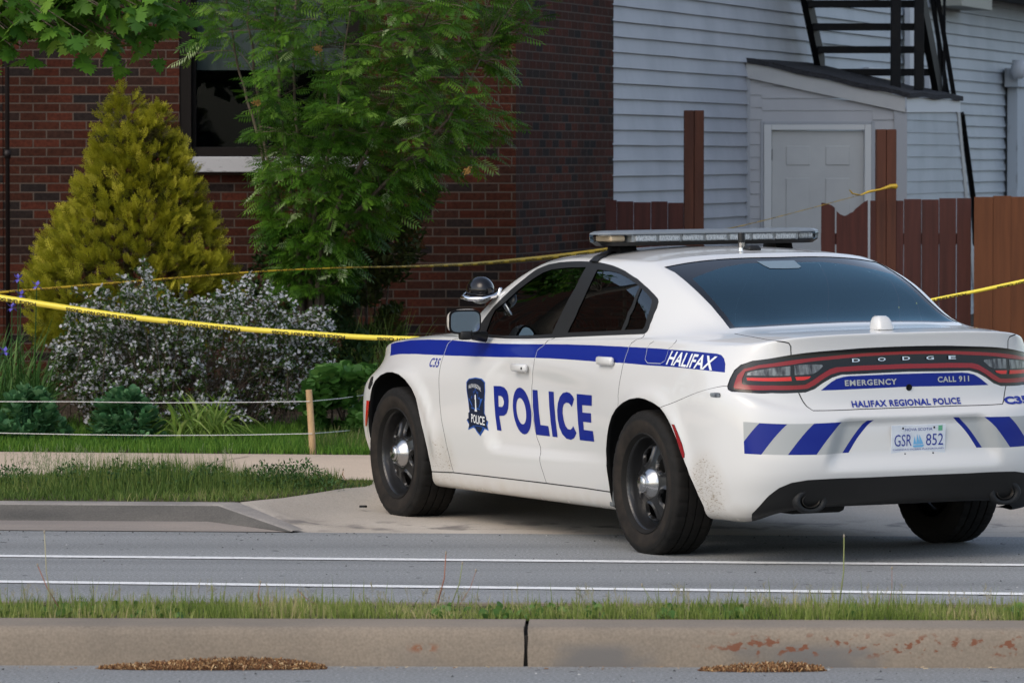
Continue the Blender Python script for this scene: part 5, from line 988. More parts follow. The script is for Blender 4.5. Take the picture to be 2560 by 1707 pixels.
ringmesh([(-.012,.80),(.0,.90),(.006,.96)],M_TRIM,'light_bar_base')
ringmesh([(.006,.955),(.010,.985),(.040,1.0),(.048,.985)],M_LGLASS,'light_bar_lens',cap=False)
ringmesh([(.046,.975),(.049,1.0),(.056,.97),(.064,.86),(.068,.6)],mat('grey light bar cover',(.16,.18,.195),.4,coat=.2),'light_bar_cover')
M_MOD=mat('light module reflector',(.80,.81,.82),.3,metal=.15,noise=(60,(.42,.43,.44),.45,.62,(1,3,1)));M_MODWARM=mat('light module with warm reflection',(.80,.62,.42),.3,metal=.3)  # left end module carries the amber reflection as its colour
for sx in(-1,1):
    for k in range(7):
        y0=-.49+k*.14;b=MB()
        xo=sx*(HX-.016);b.box(min(xo,xo-sx*.02),max(xo,xo-sx*.02),y0+.008,y0+.132,.009,.045,.006);b.build('light_module',M_MOD,lb)
b=MB();b.box(-.12,.12,-.50,.50,.008,.045);b.build('light_bar_core',mat('light bar core',(.45,.46,.46),.6),lb)
for s in(1,-1):
    b=MB();b.box(-.09,.09,min(s*.52,s*.61),max(s*.52,s*.61),.009,.045,.01);b.build('light_module',M_MODWARM if s>0 else M_MOD,lb)
    b=MB();fz=fit((1.20,.47,2),(0,0,-1),0).z-1.549
    b.prism([(-.085,fz-.012),(.085,fz-.012),(.07,-.008),(-.06,-.008)],(.42,.52),Matrix(((1,0,0,.05),(0,0,s,0),(0,1,0,0),(0,0,0,1))));b.build('light_bar_foot',M_TRIM,lb)
    b=MB();pts=[];
    for t in np.linspace(0,1,9):
        y=.50+.17*t;h=fit((1.26-.16*t,y*1.0,2.2),(0,0,-1),.013) if t<.9 else fit((1.11,1.4,1.452),(0,-1,0),.012)
        pts.append((h.x,h.y*s,h.z))
    pts=[(1.24,.49*s,1.53)]+pts;v=[];
    for x_,y_,z_ in pts: v+=[(x_-.045-1.155,y_,z_-1.549),(x_+.045-1.155,y_,z_-1.549),(x_+.045-1.155,y_,z_-1.549-.004),(x_-.045-1.155,y_,z_-1.549-.004)]
    fc=[[4*i+j,4*i+(j+1)%4,4*i+4+(j+1)%4,4*i+4+j] for i in range(len(pts)-1) for j in range(4)]
    obj('hook_strap',v,fc,M_TRIM,lb)
# cabin
def seat(x,y,w_,hr=True):
    e=empty('seat',(x,y,0),(0,0,0),car);b=MB();b.box(-.28,.30,-w_/2,w_/2,.42,.60,.05);b.build('seat_cushion',M_CLOTH,e,angle=60)
    b=MB();Mb=Matrix.Translation((-.25,0,.55))@Matrix.Rotation(R(-16),4,'Y');b.box(-.07,.07,-w_/2,w_/2,0,.62,.06,Mb);b.build('backrest',M_CLOTH,e,angle=60)
    if hr: b=MB();b.box(-.05,.05,-.13,.13,.66,.86,.04,Mb);b.build('headrest',M_CLOTH,e,angle=60)
seat(1.35,.38,.50);seat(1.35,-.38,.50);seat(.55,0,1.25,False)
b=MB();b.box(2.2,2.75,-.72,.72,.75,1.0,.05);b.build('dashboard',M_DARK,car,angle=60)
b=MB();cc=Vector((2.05,.38,.98))
b.tube([cc+Vector((math.sin(a)*.07,math.cos(a)*.19,math.sin(a)*.17)) for a in np.linspace(0,2*math.pi,25)],.014,8);b.tube([cc,cc+Vector((.2,0,-.08))],.03,8);b.build('steering_wheel',M_DARK,car,smooth=True)
b=MB();b.box(-.33,.16,-.62,.62,1.05,1.085,.01);b.build('parcel_shelf',M_DARK,car)
b=MB()
for k in range(8): b.box(-.20,-.17,-.42+k*.11,-.42+k*.11+.09,1.087,1.125,.005)
b.build('traffic_advisor',mat('dim lenses',(.18,.22,.22),.3),car)
b=MB()
for z in(1.10,1.18,1.26,1.34): b.tube([(1.02,-.66+(z-1.1)*.35,z),(1.02,.66-(z-1.1)*.35,z)],.008,6)
for y in(-.55,-.3,-.02,.02,.3,.55): b.tube([(1.02,y,.6),(1.02,y,1.40)],.012,6)
b.box(1.0,1.04,-.7,.7,.5,.95);b.build('prisoner_partition',mat('grey cage steel',(.16,.18,.18),.4,metal=.5),car)
b=MB()
for z in(1.12,1.17,1.22,1.27,1.32):
    b.tube([(.33+(z-1.1)*.8,.785-(z-1.1)*.28,z+.012),(1.06,.785-(z-1.1)*.30,z-.006)],.0055,6)
b.build('window_bars',M_DARK,RD)
b=MB();b.box(2.02,2.24,.36,.60,.99,1.16,.02,Matrix.Identity(4));b.build('laptop',M_DARK,car)
# ================================================================ plants
rng=np.random.default_rng(7)
def leafmat(name,stops,rough=.5,tr=.3,spec=.22,coat=0):
    m=mat(name,stops[0][1],rough,spec=spec);nt=m.node_tree;p=nt.nodes['Principled BSDF'];at=nd(nt,'ShaderNodeAttribute',attribute_name='rnd')
    c=ramp(nt,at.outputs['Fac'],stops);nt.links.new(c,p.inputs['Base Color']);p.inputs['Coat Weight'].default_value=coat;p.inputs['Coat Roughness'].default_value=.3
    t=nd(nt,'ShaderNodeBsdfTranslucent');nt.links.new(c,t.inputs[0]);ms=nd(nt,'ShaderNodeMixShader');ms.inputs[0].default_value=tr
    nt.links.new(p.outputs[0],ms.inputs[1]);nt.links.new(t.outputs[0],ms.inputs[2]);nt.links.new(ms.outputs[0],nt.nodes['Material Output'].inputs[0]);return m
def rawmesh(name,V,loops,starts,totals,m,parent=None,rnd=None,smooth=False,loc=None):
    me=bpy.data.meshes.new(name);me.vertices.add(len(V));me.vertices.foreach_set('co',np.ascontiguousarray(V,dtype=np.float32).ravel())
    me.loops.add(len(loops));me.loops.foreach_set('vertex_index',loops.astype(np.int32));me.polygons.add(len(starts));me.polygons.foreach_set('loop_start',starts.astype(np.int32))
    if smooth: me.polygons.foreach_set('use_smooth',np.ones(len(starts),bool))
    me.update(calc_edges=True)
    if rnd is not None: a=me.attributes.new('rnd','FLOAT','POINT');a.data.foreach_set('value',rnd.astype(np.float32))
    for k in (m if isinstance(m,(list,tuple)) else [m]): me.materials.append(k)
    o=bpy.data.objects.new(name,me);C.objects.link(o)
    if parent: o.parent=parent
    if loc is not None: o.location=loc
    return o
def scatter(name,tv,tf,Rm,T,m,parent=None,rnd=None,smooth=False,trnd=None):
    tv=np.array(tv,float);n=len(T);V=np.einsum('nij,kj->nki',Rm,tv)+T[:,None,:]
    if parent is not None: V=V-np.array(parent.location)
    base=(np.arange(n)*len(tv))[:,None];lp=np.concatenate([np.array(f) for f in tf]);tot=np.array([len(f) for f in tf]);st=np.concatenate([[0],np.cumsum(tot)[:-1]])
    L=(base+lp[None,:]).ravel();S_=((np.arange(n)*len(lp))[:,None]+st[None,:]).ravel()
    if rnd is None: rnd=rng.random(n)
    r=np.repeat(rnd,len(tv))
    if trnd is not None: r=np.clip(r+np.tile(trnd,n),0,1)
    return rawmesh(name,V.reshape(-1,3),L,S_,None,m,parent,r,smooth)
def frames(D,roll=None,scale=None):     # local y along D, local z roughly up
    D=D/np.linalg.norm(D,axis=1,keepdims=True);up=np.tile([0,0,1.],(len(D),1));up=up+rng.normal(0,.25,D.shape)
    X=np.cross(D,up);X/=np.linalg.norm(X,axis=1,keepdims=True)+1e-9;Z=np.cross(X,D)
    if roll is not None: c,s=np.cos(roll)[:,None],np.sin(roll)[:,None];X,Z=X*c+Z*s,Z*c-X*s
    M=np.stack([X,D,Z],2)
    if scale is not None: M=M*np.asarray(scale).reshape(-1,1,1)
    return M
def blades(name,base,height,lean,width,m,parent=None,seg=3,rnd=None,curl=1.5,az=None,droop=.28):
    n=len(base);az=rng.uniform(0,2*np.pi,n) if az is None else az;d=np.stack([np.cos(az),np.sin(az),0*az],1);s=np.stack([-np.sin(az),np.cos(az),0*az],1)
    sw=rng.uniform(0,np.pi,n);s=np.stack([np.cos(sw),np.sin(sw)*.6,0*sw],1)
    V=np.zeros((n,2*seg+1,3));t=np.linspace(0,1,seg+1)
    for i in range(seg+1):
        c=base+d*(lean*t[i]**curl)[:,None];c[:,2]+=height*(t[i]-droop*(lean/np.maximum(height,1e-3))*t[i]**2.4)
        w_=(width*(1-t[i]**1.8)*.5)[:,None]
        if i<seg: V[:,2*i]=c-s*w_;V[:,2*i+1]=c+s*w_
        else: V[:,2*seg]=c
    if parent is not None: V=V-np.array(parent.location)
    k=2*seg+1;tf=[[2*i,2*i+1,2*i+3,2*i+2] for i in range(seg-1)]+[[2*seg-2,2*seg-1,2*seg]]
    b_=(np.arange(n)*k)[:,None];lp=np.concatenate([np.array(f) for f in tf]);tot=np.array([len(f) for f in tf]);st=np.concatenate([[0],np.cumsum(tot)[:-1]])
    r=rng.random(n) if rnd is None else rnd
    return rawmesh(name,V.reshape(-1,3),(b_+lp).ravel(),((np.arange(n)*len(lp))[:,None]+st).ravel(),None,m,parent,np.repeat(r,k))
W=lambda px,py,Y: np.array(gy(px,py,Y))
# ---- grass
M_GR=leafmat('lawn grass',[(0,(.05,.13,.015)),(.5,(.09,.21,.022)),(1,(.17,.30,.04))],.55,.35)
M_GV=leafmat('verge grass',[(0,(.045,.085,.016)),(.45,(.09,.155,.028)),(.8,(.16,.20,.05)),(1,(.32,.28,.14))],.6,.3)
M_GM=leafmat('median grass',[(0,(.09,.14,.025)),(.45,(.17,.23,.045)),(.8,(.29,.31,.10)),(1,(.46,.38,.20))],.6,.3)
def noise2(x,y,s,seed):
    r=np.random.default_rng(seed);a=r.uniform(0,6.28,(6,3));k=r.normal(0,1,(6,2))*s;return sum(np.sin(k[i,0]*x+k[i,1]*y+a[i,0]) for i in range(6))/6+.5
n=26000;x=rng.uniform(-4.2,.6,n);y0=31.72-.15*x;y=y0+rng.beta(1.0,1.6,n)*3.0+.01;b_=np.stack([x,y,.108+.02*(y-y0)],1)
g=blades('lawn_grass',b_,rng.uniform(.04,.085,n),rng.uniform(.0,.04,n),np.full(n,.007),M_GR,seg=2);g['kind']='stuff';g['label']='short mown lawn along the sidewalk'
n=15000;x=rng.uniform(-4.5,-.70,n);f_=rng.random(n)
yb=np.interp(x,[-4.5,P0b.x]+[p_.x for p_ in vs_],[P0b.y+SL*(-4.5-P0b.x),P0b.y]+[p_.y for p_ in vs_])+.01;yt=29.43+SL*x;y=yb+(yt-yb)*f_;zz=np.interp(x,[P0b.x]+[p_.x for p_ in vs_],[.1]+[p_.z for p_ in vs_]);
hm=np.clip(noise2(x,y,2.2,3)*1.5-.25,0,1);tall=hm*np.where(x<-1.0,1,.1)*ss(.12,.5,f_)
g=blades('verge_grass',np.stack([x,y,zz],1),.03+rng.uniform(.0,.04,n)+tall*rng.uniform(.02,.19,n),rng.uniform(0,.05,n),rng.uniform(.004,.008,n),M_GV,seg=2,rnd=np.clip(rng.random(n)*.7+.3*noise2(x,y,4,9),0,1));g['kind']='stuff';g['label']='weedy grass verge between kerb and sidewalk'
n=19000;s_=rng.uniform(-1.6,5.6,n);a_=rng.beta(.8,1.3,n)*.66+.335;base=np.array(kO)[None]+s_[:,None]*np.array(kd)[None]+a_[:,None]*np.array(kn)[None];base[:,2]=.15
hm=noise2(s_,a_,3.5,5)
g=blades('median_grass',base,.018+.05*rng.random(n)*(.5+hm)+(rng.random(n)<.02)*.08,rng.uniform(0,.035,n),rng.uniform(.003,.006,n),M_GM,seg=2,rnd=np.clip(rng.random(n)*.6+.5*noise2(s_,a_,6,11)-.05,0,1));g['kind']='stuff';g['label']='sparse grass and weeds on top of the median'
# broad weed leaves in the median and verge
lt=[(0,0,0),(-.35,.35,.04),(-.42,.62,.06),(-.2,.9,.02),(0,1,-.02),(.2,.9,.02),(.42,.62,.06),(.35,.35,.04),(0,.5,-.03)]
lf2=[[0,8,2,1],[2,8,4,3],[0,7,6,8],[8,6,5,4]]
def dirs(n,el0,el1): a=rng.uniform(0,2*np.pi,n);e=np.radians(rng.uniform(el0,el1,n));return np.stack([np.cos(a)*np.cos(e),np.sin(a)*np.cos(e),np.sin(e)],1)
M_WEED=leafmat('weed leaves',[(0,(.06,.14,.03)),(1,(.14,.25,.06))],.5,.3)
n=420;s_=rng.choice(rng.uniform(-.5,4.9,26),n)+rng.normal(0,.035,n);base=np.array(kO)[None]+s_[:,None]*np.array(kd)+rng.uniform(.35,.8,n)[:,None]*np.array(kn);base[:,2]=.155
o=scatter('clover',[(a*1.1,c,d) for a,c,d in lt],lf2,frames(dirs(n,15,75),scale=rng.uniform(.018,.045,n)),base,M_WEED);o['kind']='stuff';o['label']='low clover and dandelion leaves in the median grass'
n=5200;cx=rng.choice(np.array([-3.3,-2.9,-2.55,-2.3,-2.15,-1.75,-1.45,-1.32,-1.2,-2.0]),n);x=cx+rng.normal(0,.12,n);y=np.interp(x,[-4,-1],[28.9,28.95])+rng.normal(0,.22,n);base=np.stack([x,np.clip(y,28.0,29.4),.1+rng.random(n)*.14*np.exp(-((x-cx)/.15)**2)],1)
o=scatter('vetch',[(a*.5,c,d) for a,c,d in lt],lf2,frames(dirs(n,-10,70),scale=rng.uniform(.018,.034,n)),base,leafmat('vetch leaves',[(0,(.03,.075,.02)),(1,(.07,.14,.04))],.5,.3));o['kind']='stuff';o['label']='leafy vetch clumps in the verge'
# thin seed heads
def seedheads(name,pts,hs_,m,lab):
    n=len(pts);V=[];
    b=MB()
    for p_,h in zip(pts,hs_):
        dx,dy=rng.normal(0,.12,2)*h;q=[(p_[0]+dx*t*t,p_[1]+dy*t*t,p_[2]+h*t) for t in(0,.5,1)];b.tube(q,[.0009,.0008,.0005],3,False)
        for i in range(9):
            t=.55+.45*i/9;c=np.array([p_[0]+dx*t*t,p_[1]+dy*t*t,p_[2]+h*t]);e=c+rng.normal(0,.016*(1.25-t),3)+[0,0,.012];b.tube([c,e],[.0005,.0012],3,False)
    o=b.build(name,m);o['kind']='stuff';o['label']=lab;return o
M_SEED=mat('straw seed heads',(.26,.24,.15),.8);M_SEED2=mat('green seed heads',(.20,.24,.12),.8)
n=120;cx=rng.choice([gz(165,1180,.1).x,gz(235,1180,.1).x,gz(80,1185,.1).x,gz(360,1170,.1).x,gz(580,1180,.1).x],n,p=[.32,.32,.12,.16,.08]);x=cx+rng.normal(0,.07,n);seedheads('meadow_grass_seed_heads',np.stack([x,29.2+rng.normal(0,.15,n),x*0+.1],1),rng.uniform(.10,.24,n),M_SEED2,'fine feathery seed heads standing in the verge')
n=170;s_=rng.uniform(-.5,4.9,n);base=np.array(kO)[None]+s_[:,None]*np.array(kd)+rng.uniform(.4,.95,n)[:,None]*np.array(kn);base[:,2]=.155;seedheads('dry_seed_heads',base,rng.uniform(.05,.11,n),M_SEED,'fine dry seed heads along the median')
# single dandelion stalks
def stalk(px0,py0,px1,py1,Y,cols,label,r=.0018,head=.007):
    a,c=W(px0,py0,Y),W(px1,py1,Y);e=empty('dandelion_stalk',a);tag(e,label,'weed','dandelion stalks gone to seed');b=MB();mid_=(a+c)/2+np.array([.01*(1 if px1>px0 else -1),.01,0])
    b.tube([(0,0,0),tuple(mid_-a),tuple(c-a)],[r*1.2,r,r*.8],6);b.build('stem',cols,e,smooth=True)
    b=MB();b.lathe([(0,head*1.3),(head*.5,head*.9),(head*.55,0),(head*.3,-head*.8),(0,-head)][::-1],8,Matrix.Translation(Vector(c-a)));b.build('seed_head',M_SEEDH,e,smooth=True)
M_SEEDH=mat('dried seed head',(.30,.26,.20),.9);M_ST1=mat('pale stalk',(.36,.33,.20),.7);M_ST2=mat('reddish stalk',(.30,.13,.08),.7);M_ST3=mat('green stalk',(.22,.25,.09),.7)
YM=20.3
for q in((132,1530,111,1330,M_ST1,'tall pale stalk crossing both lane lines at the left',.0022),(152,1525,94,1412,M_ST2,'leaning brown stalk crossing the lower lane line at the left',.0022),
    (1094,1508,1115,1382,M_ST2,'tall reddish stalk rising in front of the lane lines at mid frame',.0026),(1128,1512,1156,1408,M_ST3,'curved stalk just right of the tall reddish one',.002),(1150,1510,1190,1426,M_ST2,'thin slanting stalk right of the curved one',.0012),
    (2097,1520,2110,1340,M_ST3,'tall yellowish stalk under the rear bumper of the car',.0026),(2218,1525,2230,1420,M_ST2,'faint thin stalk below the licence plate',.001),(1655,1525,1605,1462,M_ST3,'short leaning green stem behind the kerb joint',.0016),
    (652,1515,651,1455,M_ST2,'short upright brown stalk left of the kerb joint',.0018),(790,1510,745,1475,M_ST2,'short bent brown stalk near the mulch pile',.0016)):
    stalk(*q[:4],YM,q[4],q[5],q[6])
for q in((570,1205,584,1152,M_ST1,'pale stalk in the verge, left of a pair'),(648,1195,661,1150,M_ST1,'pale stalk in the verge, middle of three'),(686,1192,697,1150,M_ST1,'pale stalk in the verge, nearest the wooden stake'),(864,1200,858,1174,M_ST2,'short brown stalk at the verge tip beside the front tyre')):
    stalk(*q[:4],28.9,q[4],q[5],.002)
# ---- fallen bits
def chips(name,label,cat,x0,x1,yc,hgt,n,Y):
    e=empty(name,W((x0+x1)/2,yc,Y)*[1,1,0]);tag(e,label,cat);l=np.array(e.location)
    a,c=gz(x0,yc,0).x-l[0],gz(x1,yc,0).x-l[0];b=MB();N_=40;top=[]
    for i in range(N_+1):
        t=i/N_;top.append((a+(c-a)*t,hgt*math.sin(math.pi*t)**.6*(.35+.65*t)*(1+.2*math.sin(9*t)),-.055*math.sin(math.pi*t)**.5))
    v=[];
    for x_,h_,d_ in top: v+=[(x_,.0,h_),(x_,d_*.5,h_*.75),(x_,d_,.002)]
    b.add(v,[[3*i+j,3*i+j+1,3*i+4+j,3*i+3+j] for i in range(N_) for j in(0,1)]);b.build('mulch_base',mat('wood mulch',(.16,.08,.04),.95,noise=(60,(.07,.035,.02),.4,.6),bump=(90,1,.01)),e)
    t=rng.random(n);k=np.sin(np.pi*t)**.5;x_=a+(c-a)*t;u=rng.random(n);T=np.stack([x_,-.058*k*u,hgt*(np.sin(np.pi*t)**.6)*(.35+.65*t)*(1-u*.8)+.002],1)
    tv=[(-.5,0,0),(.5,.1,0),(.45,.0,.18),(-.4,.05,.16)];Rm=frames(dirs(n,-20,30),roll=rng.uniform(0,3,n),scale=rng.uniform(.010,.030,n));o=scatter('mulch_chips',tv,[[0,1,2,3]],Rm,T+l,leafmat('wood chips',[(0,(.09,.04,.02)),(.5,(.26,.13,.06)),(.85,(.42,.26,.12)),(1,(.60,.46,.28))],.8,.05),e);o['kind']='stuff'
chips('mulch_pile','long heap of brown wood chips against the kerb at the lower left','mulch pile',250,815,1668,.055,2600,19.62)
chips('mulch_pile','small heap of brown wood chips against the kerb at the lower right','mulch pile',1750,2060,1672,.04,1300,19.55)
q=gz(907,1268,.02);b=MB();b.prism([(-.02,-.01),(.012,-.016),(.024,0),(.01,.014),(-.014,.012)],(0,.012));tag(b.build('debris_piece',mat('black rubber scrap',(.015,.016,.017),.8),loc=q),'small black scrap lying on the apron left of the front tyre','debris')
n=130;x=np.concatenate([rng.uniform(-2.3,2.3,n)]);y=19.66-np.abs(rng.normal(0,.05,n));o=scatter('loose_wood_chips',[(-.5,0,0),(.5,.1,0),(.45,.0,.18),(-.4,.05,.16)],[[0,1,2,3]],frames(dirs(n,-10,10),scale=rng.uniform(.006,.022,n)),np.stack([x,y,np.full(n,.004)],1),leafmat('loose chips',[(0,(.10,.05,.03)),(.6,(.30,.17,.08)),(1,(.6,.5,.35))],.8,.05));o['kind']='stuff';o['label']='loose wood chips along the foot of the near kerb'
n=260;x=rng.uniform(-3,3,n);y=np.where(rng.random(n)<.35,26.6-.083*x-np.abs(rng.normal(0,.12,n)),rng.uniform(21.2,26.5,n));y[:60]=rng.uniform(19.0,19.6,60);g=[(-.5,-.4,0),(.5,-.5,0),(.4,.5,0),(-.5,.4,0),(-.1,0,.5)];o=scatter('grit',g,[[0,1,4],[1,2,4],[2,3,4],[3,0,4]],np.tile(np.eye(3),(n,1,1))*rng.uniform(.004,.013,n)[:,None,None],np.stack([x,y,np.full(n,.003)],1),leafmat('grit stones',[(0,(.03,.03,.03)),(.6,(.07,.07,.07)),(1,(.5,.5,.48))],.8,0));o['kind']='stuff';o['label']='scattered grit on the road'
# ---- wooden stake and strings
SYY=32.0;a,c=W(783,1141,SYY),W(772,974,SYY);st_=empty('wooden_stake',a);tag(st_,'short pale round wooden stake holding two white strings','stake')
b=MB();d=Vector(c-a);b.tube([(0,0,-.05),tuple(d*.33),tuple(d*.66),tuple(d)],[.0225,.0222,.0215,.0205],14);b.build('stake',mat('pale wood',(.50,.34,.18),.8,noise=(8,(.36,.22,.11),.4,.7,(3,3,.5))),st_,angle=40)
def string_(pts,label,grp):
    e=[Vector(W(*p_)) for p_ in pts];b=MB();b.tube([tuple(q-e[0]) for q in e],.0024,5,False);tag(b.build('string',mat('white string',(.72,.72,.70),.7),loc=e[0],smooth=True),label,'string',grp)
string_([(-60,1003.5,32.05),(200,1004,32),(400,1006.5,32),(600,1005.5,32),(774,1003,31.97)],'upper white string running left from the wooden stake','strings round the garden bed')
string_([(-60,1081,32.05),(200,1086,32),(400,1088,32),(600,1087,32),(780,1083.5,31.97)],'lower white string running left from the wooden stake','strings round the garden bed')
string_([(774,1003,31.97),(850,996,32.8),(905,988,33.6),(1000,972,35)],'upper white string running right from the stake behind the car','strings round the garden bed')
string_([(780,1083.5,31.97),(850,1078,32.8),(905,1073,33.6),(1000,1064,35)],'lower white string running right from the stake behind the car','strings round the garden bed')
# ---- barrier tapes
M_TAPE=mat('yellow tape',(.80,.66,.07),.35,coat=.3);M_TAPE2=mat('orange yellow tape',(.52,.34,.02),.4,coat=.2);M_INK=mat('black ink',(.012,.012,.012),.6)
def tape(name,label,keys,m,text,tstart,tstep,txth,group=None,flip=True,tw=None,voff=.0,fold=.012):
    # keys: (px,py,Y,half height in px)
    kk=np.array(keys,float);n=90;t=np.linspace(0,1,n);u=np.linspace(0,len(kk)-1,n)
    from_=lambda c:np.interp(u,np.arange(len(kk)),kk[:,c])
    def sm(y):
        for _ in range(6): y=np.concatenate([[y[0]],(y[:-2]+2*y[1:-1]+y[2:])/4,[y[-1]]])
        return y
    px_,py_,Y_,h_=[sm(from_(c)) for c in range(4)];P_=np.array([W(a,b__,c) for a,b__,c in zip(px_,py_,Y_)]);H_=h_/F_PX*Y_;o0=P_[0].copy();v=[]
    for i in range(n):
        p_=P_[i]-o0;s=H_[i];v+=[(p_[0],p_[1]+fold*.8,p_[2]+s*.3),(p_[0],p_[1],p_[2]+s),(p_[0],p_[1]-fold*.5,p_[2]),(p_[0],p_[1],p_[2]-s),(p_[0],p_[1]+fold,p_[2]-s*.6)]
    e=empty(name,o0);tag(e,label,'barrier tape',group)
    obj('tape_strip',v,[[5*i+j,5*i+5+j,5*i+6+j,5*i+1+j] for i in range(n-1) for j in range(4)],m,e,True)
    L=np.concatenate([[0],np.cumsum(np.linalg.norm(np.diff(P_,axis=0),axis=1))]);s=tstart;
    tv,tf=text2d(text,1,None,.03);tv=np.array(tv);wd=tw or (tv[:,0].max()-tv[:,0].min())*txth;V=[];Fc=[]
    while s<L[-1]:
        if s>0:
            a=tv.copy();a[:,0]*=wd/(tv[:,0].max()-tv[:,0].min());
            if flip: a=-a
            b0=len(V)
            for q,z in a:
                ss_=s+q
                c=[np.interp(ss_,L,P_[:,j]) for j in range(3)];hh=np.interp(ss_,L,H_);zz=z*2*txth/.0001*0+z*txth;fr=np.clip((zz+voff*hh)/hh,-1,1)
                V.append((c[0]-o0[0],c[1]-o0[1]-fold*.5*(1-abs(fr))-.0035,c[2]-o0[2]+hh*fr))
            Fc+=[[i+b0 for i in p_] for p_ in tf]
        s+=tstep
    if V: obj('lettering',V,Fc,M_INK,e)
tape('police_tape','bright yellow police line tape sagging in front of the flowers',[(-60,735,31.4,8),(0,744,31.3,8),(300,790,31.1,7.4),(600,822,31,6.8),(900,843,30.9,6.5),(1200,852,30.8,6.2),(1500,850,30.9,6)],M_TAPE,'POLICE LINE DO NOT CROSS',.20,.66,.022,'tapes strung across the scene',voff=-.42,tw=.46)
tape('police_tape','yellow police line tape twisted at the right edge behind the car',[(1900,848,32,5),(2150,795,32,4.5),(2337,748,32,4.2),(2450,726,32,4.5),(2620,690,32,5.5)],M_TAPE,'POLICE LINE DO NOT CROSS',-.2,.66,.016,'tapes strung across the scene',voff=-.5,tw=.46)
tape('caution_tape','dull yellow caution tape running from the left edge past the tree to the gate post',[(-60,738,34,3),(0,731,34,3),(300,707,34.3,3.2),(650,678,34.8,2.2),(880,668,35.2,1.6),(1000,667,36,2.6),(1180,661,37,4.4),(1400,641,38,6),(1600,612,38.7,4),(1845,568,39.5,1),(2000,528,40,.8),(2150,488,40.4,.8)],M_TAPE2,'CAUTION',.3,.22,.018,'tapes strung across the scene',voff=-.3,tw=.15)
Yt=40.4;b=MB();o0=W(2180,478,Yt);pts=[(2122,475),(2130,484),(2150,488),(2170,480),(2200,474),(2225,466),(2241,466)];wd=[2,4,3,7,5,10,13];v=[]
for (x_,y_),h_ in zip(pts,wd): p_=W(x_,y_,Yt)-o0;s=h_/F_PX*Yt/2;v+=[(p_[0],-.02,p_[2]+s),(p_[0]+.01,-.05,p_[2]),(p_[0],-.02,p_[2]-s)]
tag(obj('tape_knot',v,[[3*i+j,3*i+3+j,3*i+4+j,3*i+1+j] for i in range(6) for j in(0,1)],M_TAPE2,None,True,loc=o0),'loose knotted end of yellow tape tied round the post above the red boards','tape knot')
# ---- golden conifer
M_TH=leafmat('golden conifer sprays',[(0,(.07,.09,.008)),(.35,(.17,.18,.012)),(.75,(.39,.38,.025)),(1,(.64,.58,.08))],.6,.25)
def spray_t():
    v=[];f=[]
    def seg(x0,y0,x1,y1,w0):
        dx,dy=x1-x0,y1-y0;L=math.hypot(dx,dy);nx,ny=-dy/L*w0,dx/L*w0;k=len(v);v.extend([(x0-nx*.6,y0-ny*.6,0),(x0+nx*.6,y0+ny*.6,0),(x0+dx*.6+nx,y0+dy*.6+ny,.03),(x1,y1,-.01),(x0+dx*.6-nx,y0+dy*.6-ny,.03)]);f.append([k,k+4,k+3,k+2,k+1])
    seg(0,0,0,1,.032)
    for i,t in enumerate((.12,.30,.48,.66,.82)):
        for s in(-1,1):
            L=(.50*(1-t)+.14)*(1 if s*(-1)**i>0 else .8);a=R(36)*s;x1=math.sin(a)*L;y1=t+math.cos(a)*L;seg(0,t,x1,y1,.026)
            if L>.30: seg(x1*.5,t+(y1-t)*.5,x1*.5+s*.13,t+(y1-t)*.5+.05,.028)
    return v,f
def tree_empty(name,loc,label,cat='tree',group=None): e=empty(name,loc);tag(e,label,cat,group);return e
TY=35.9
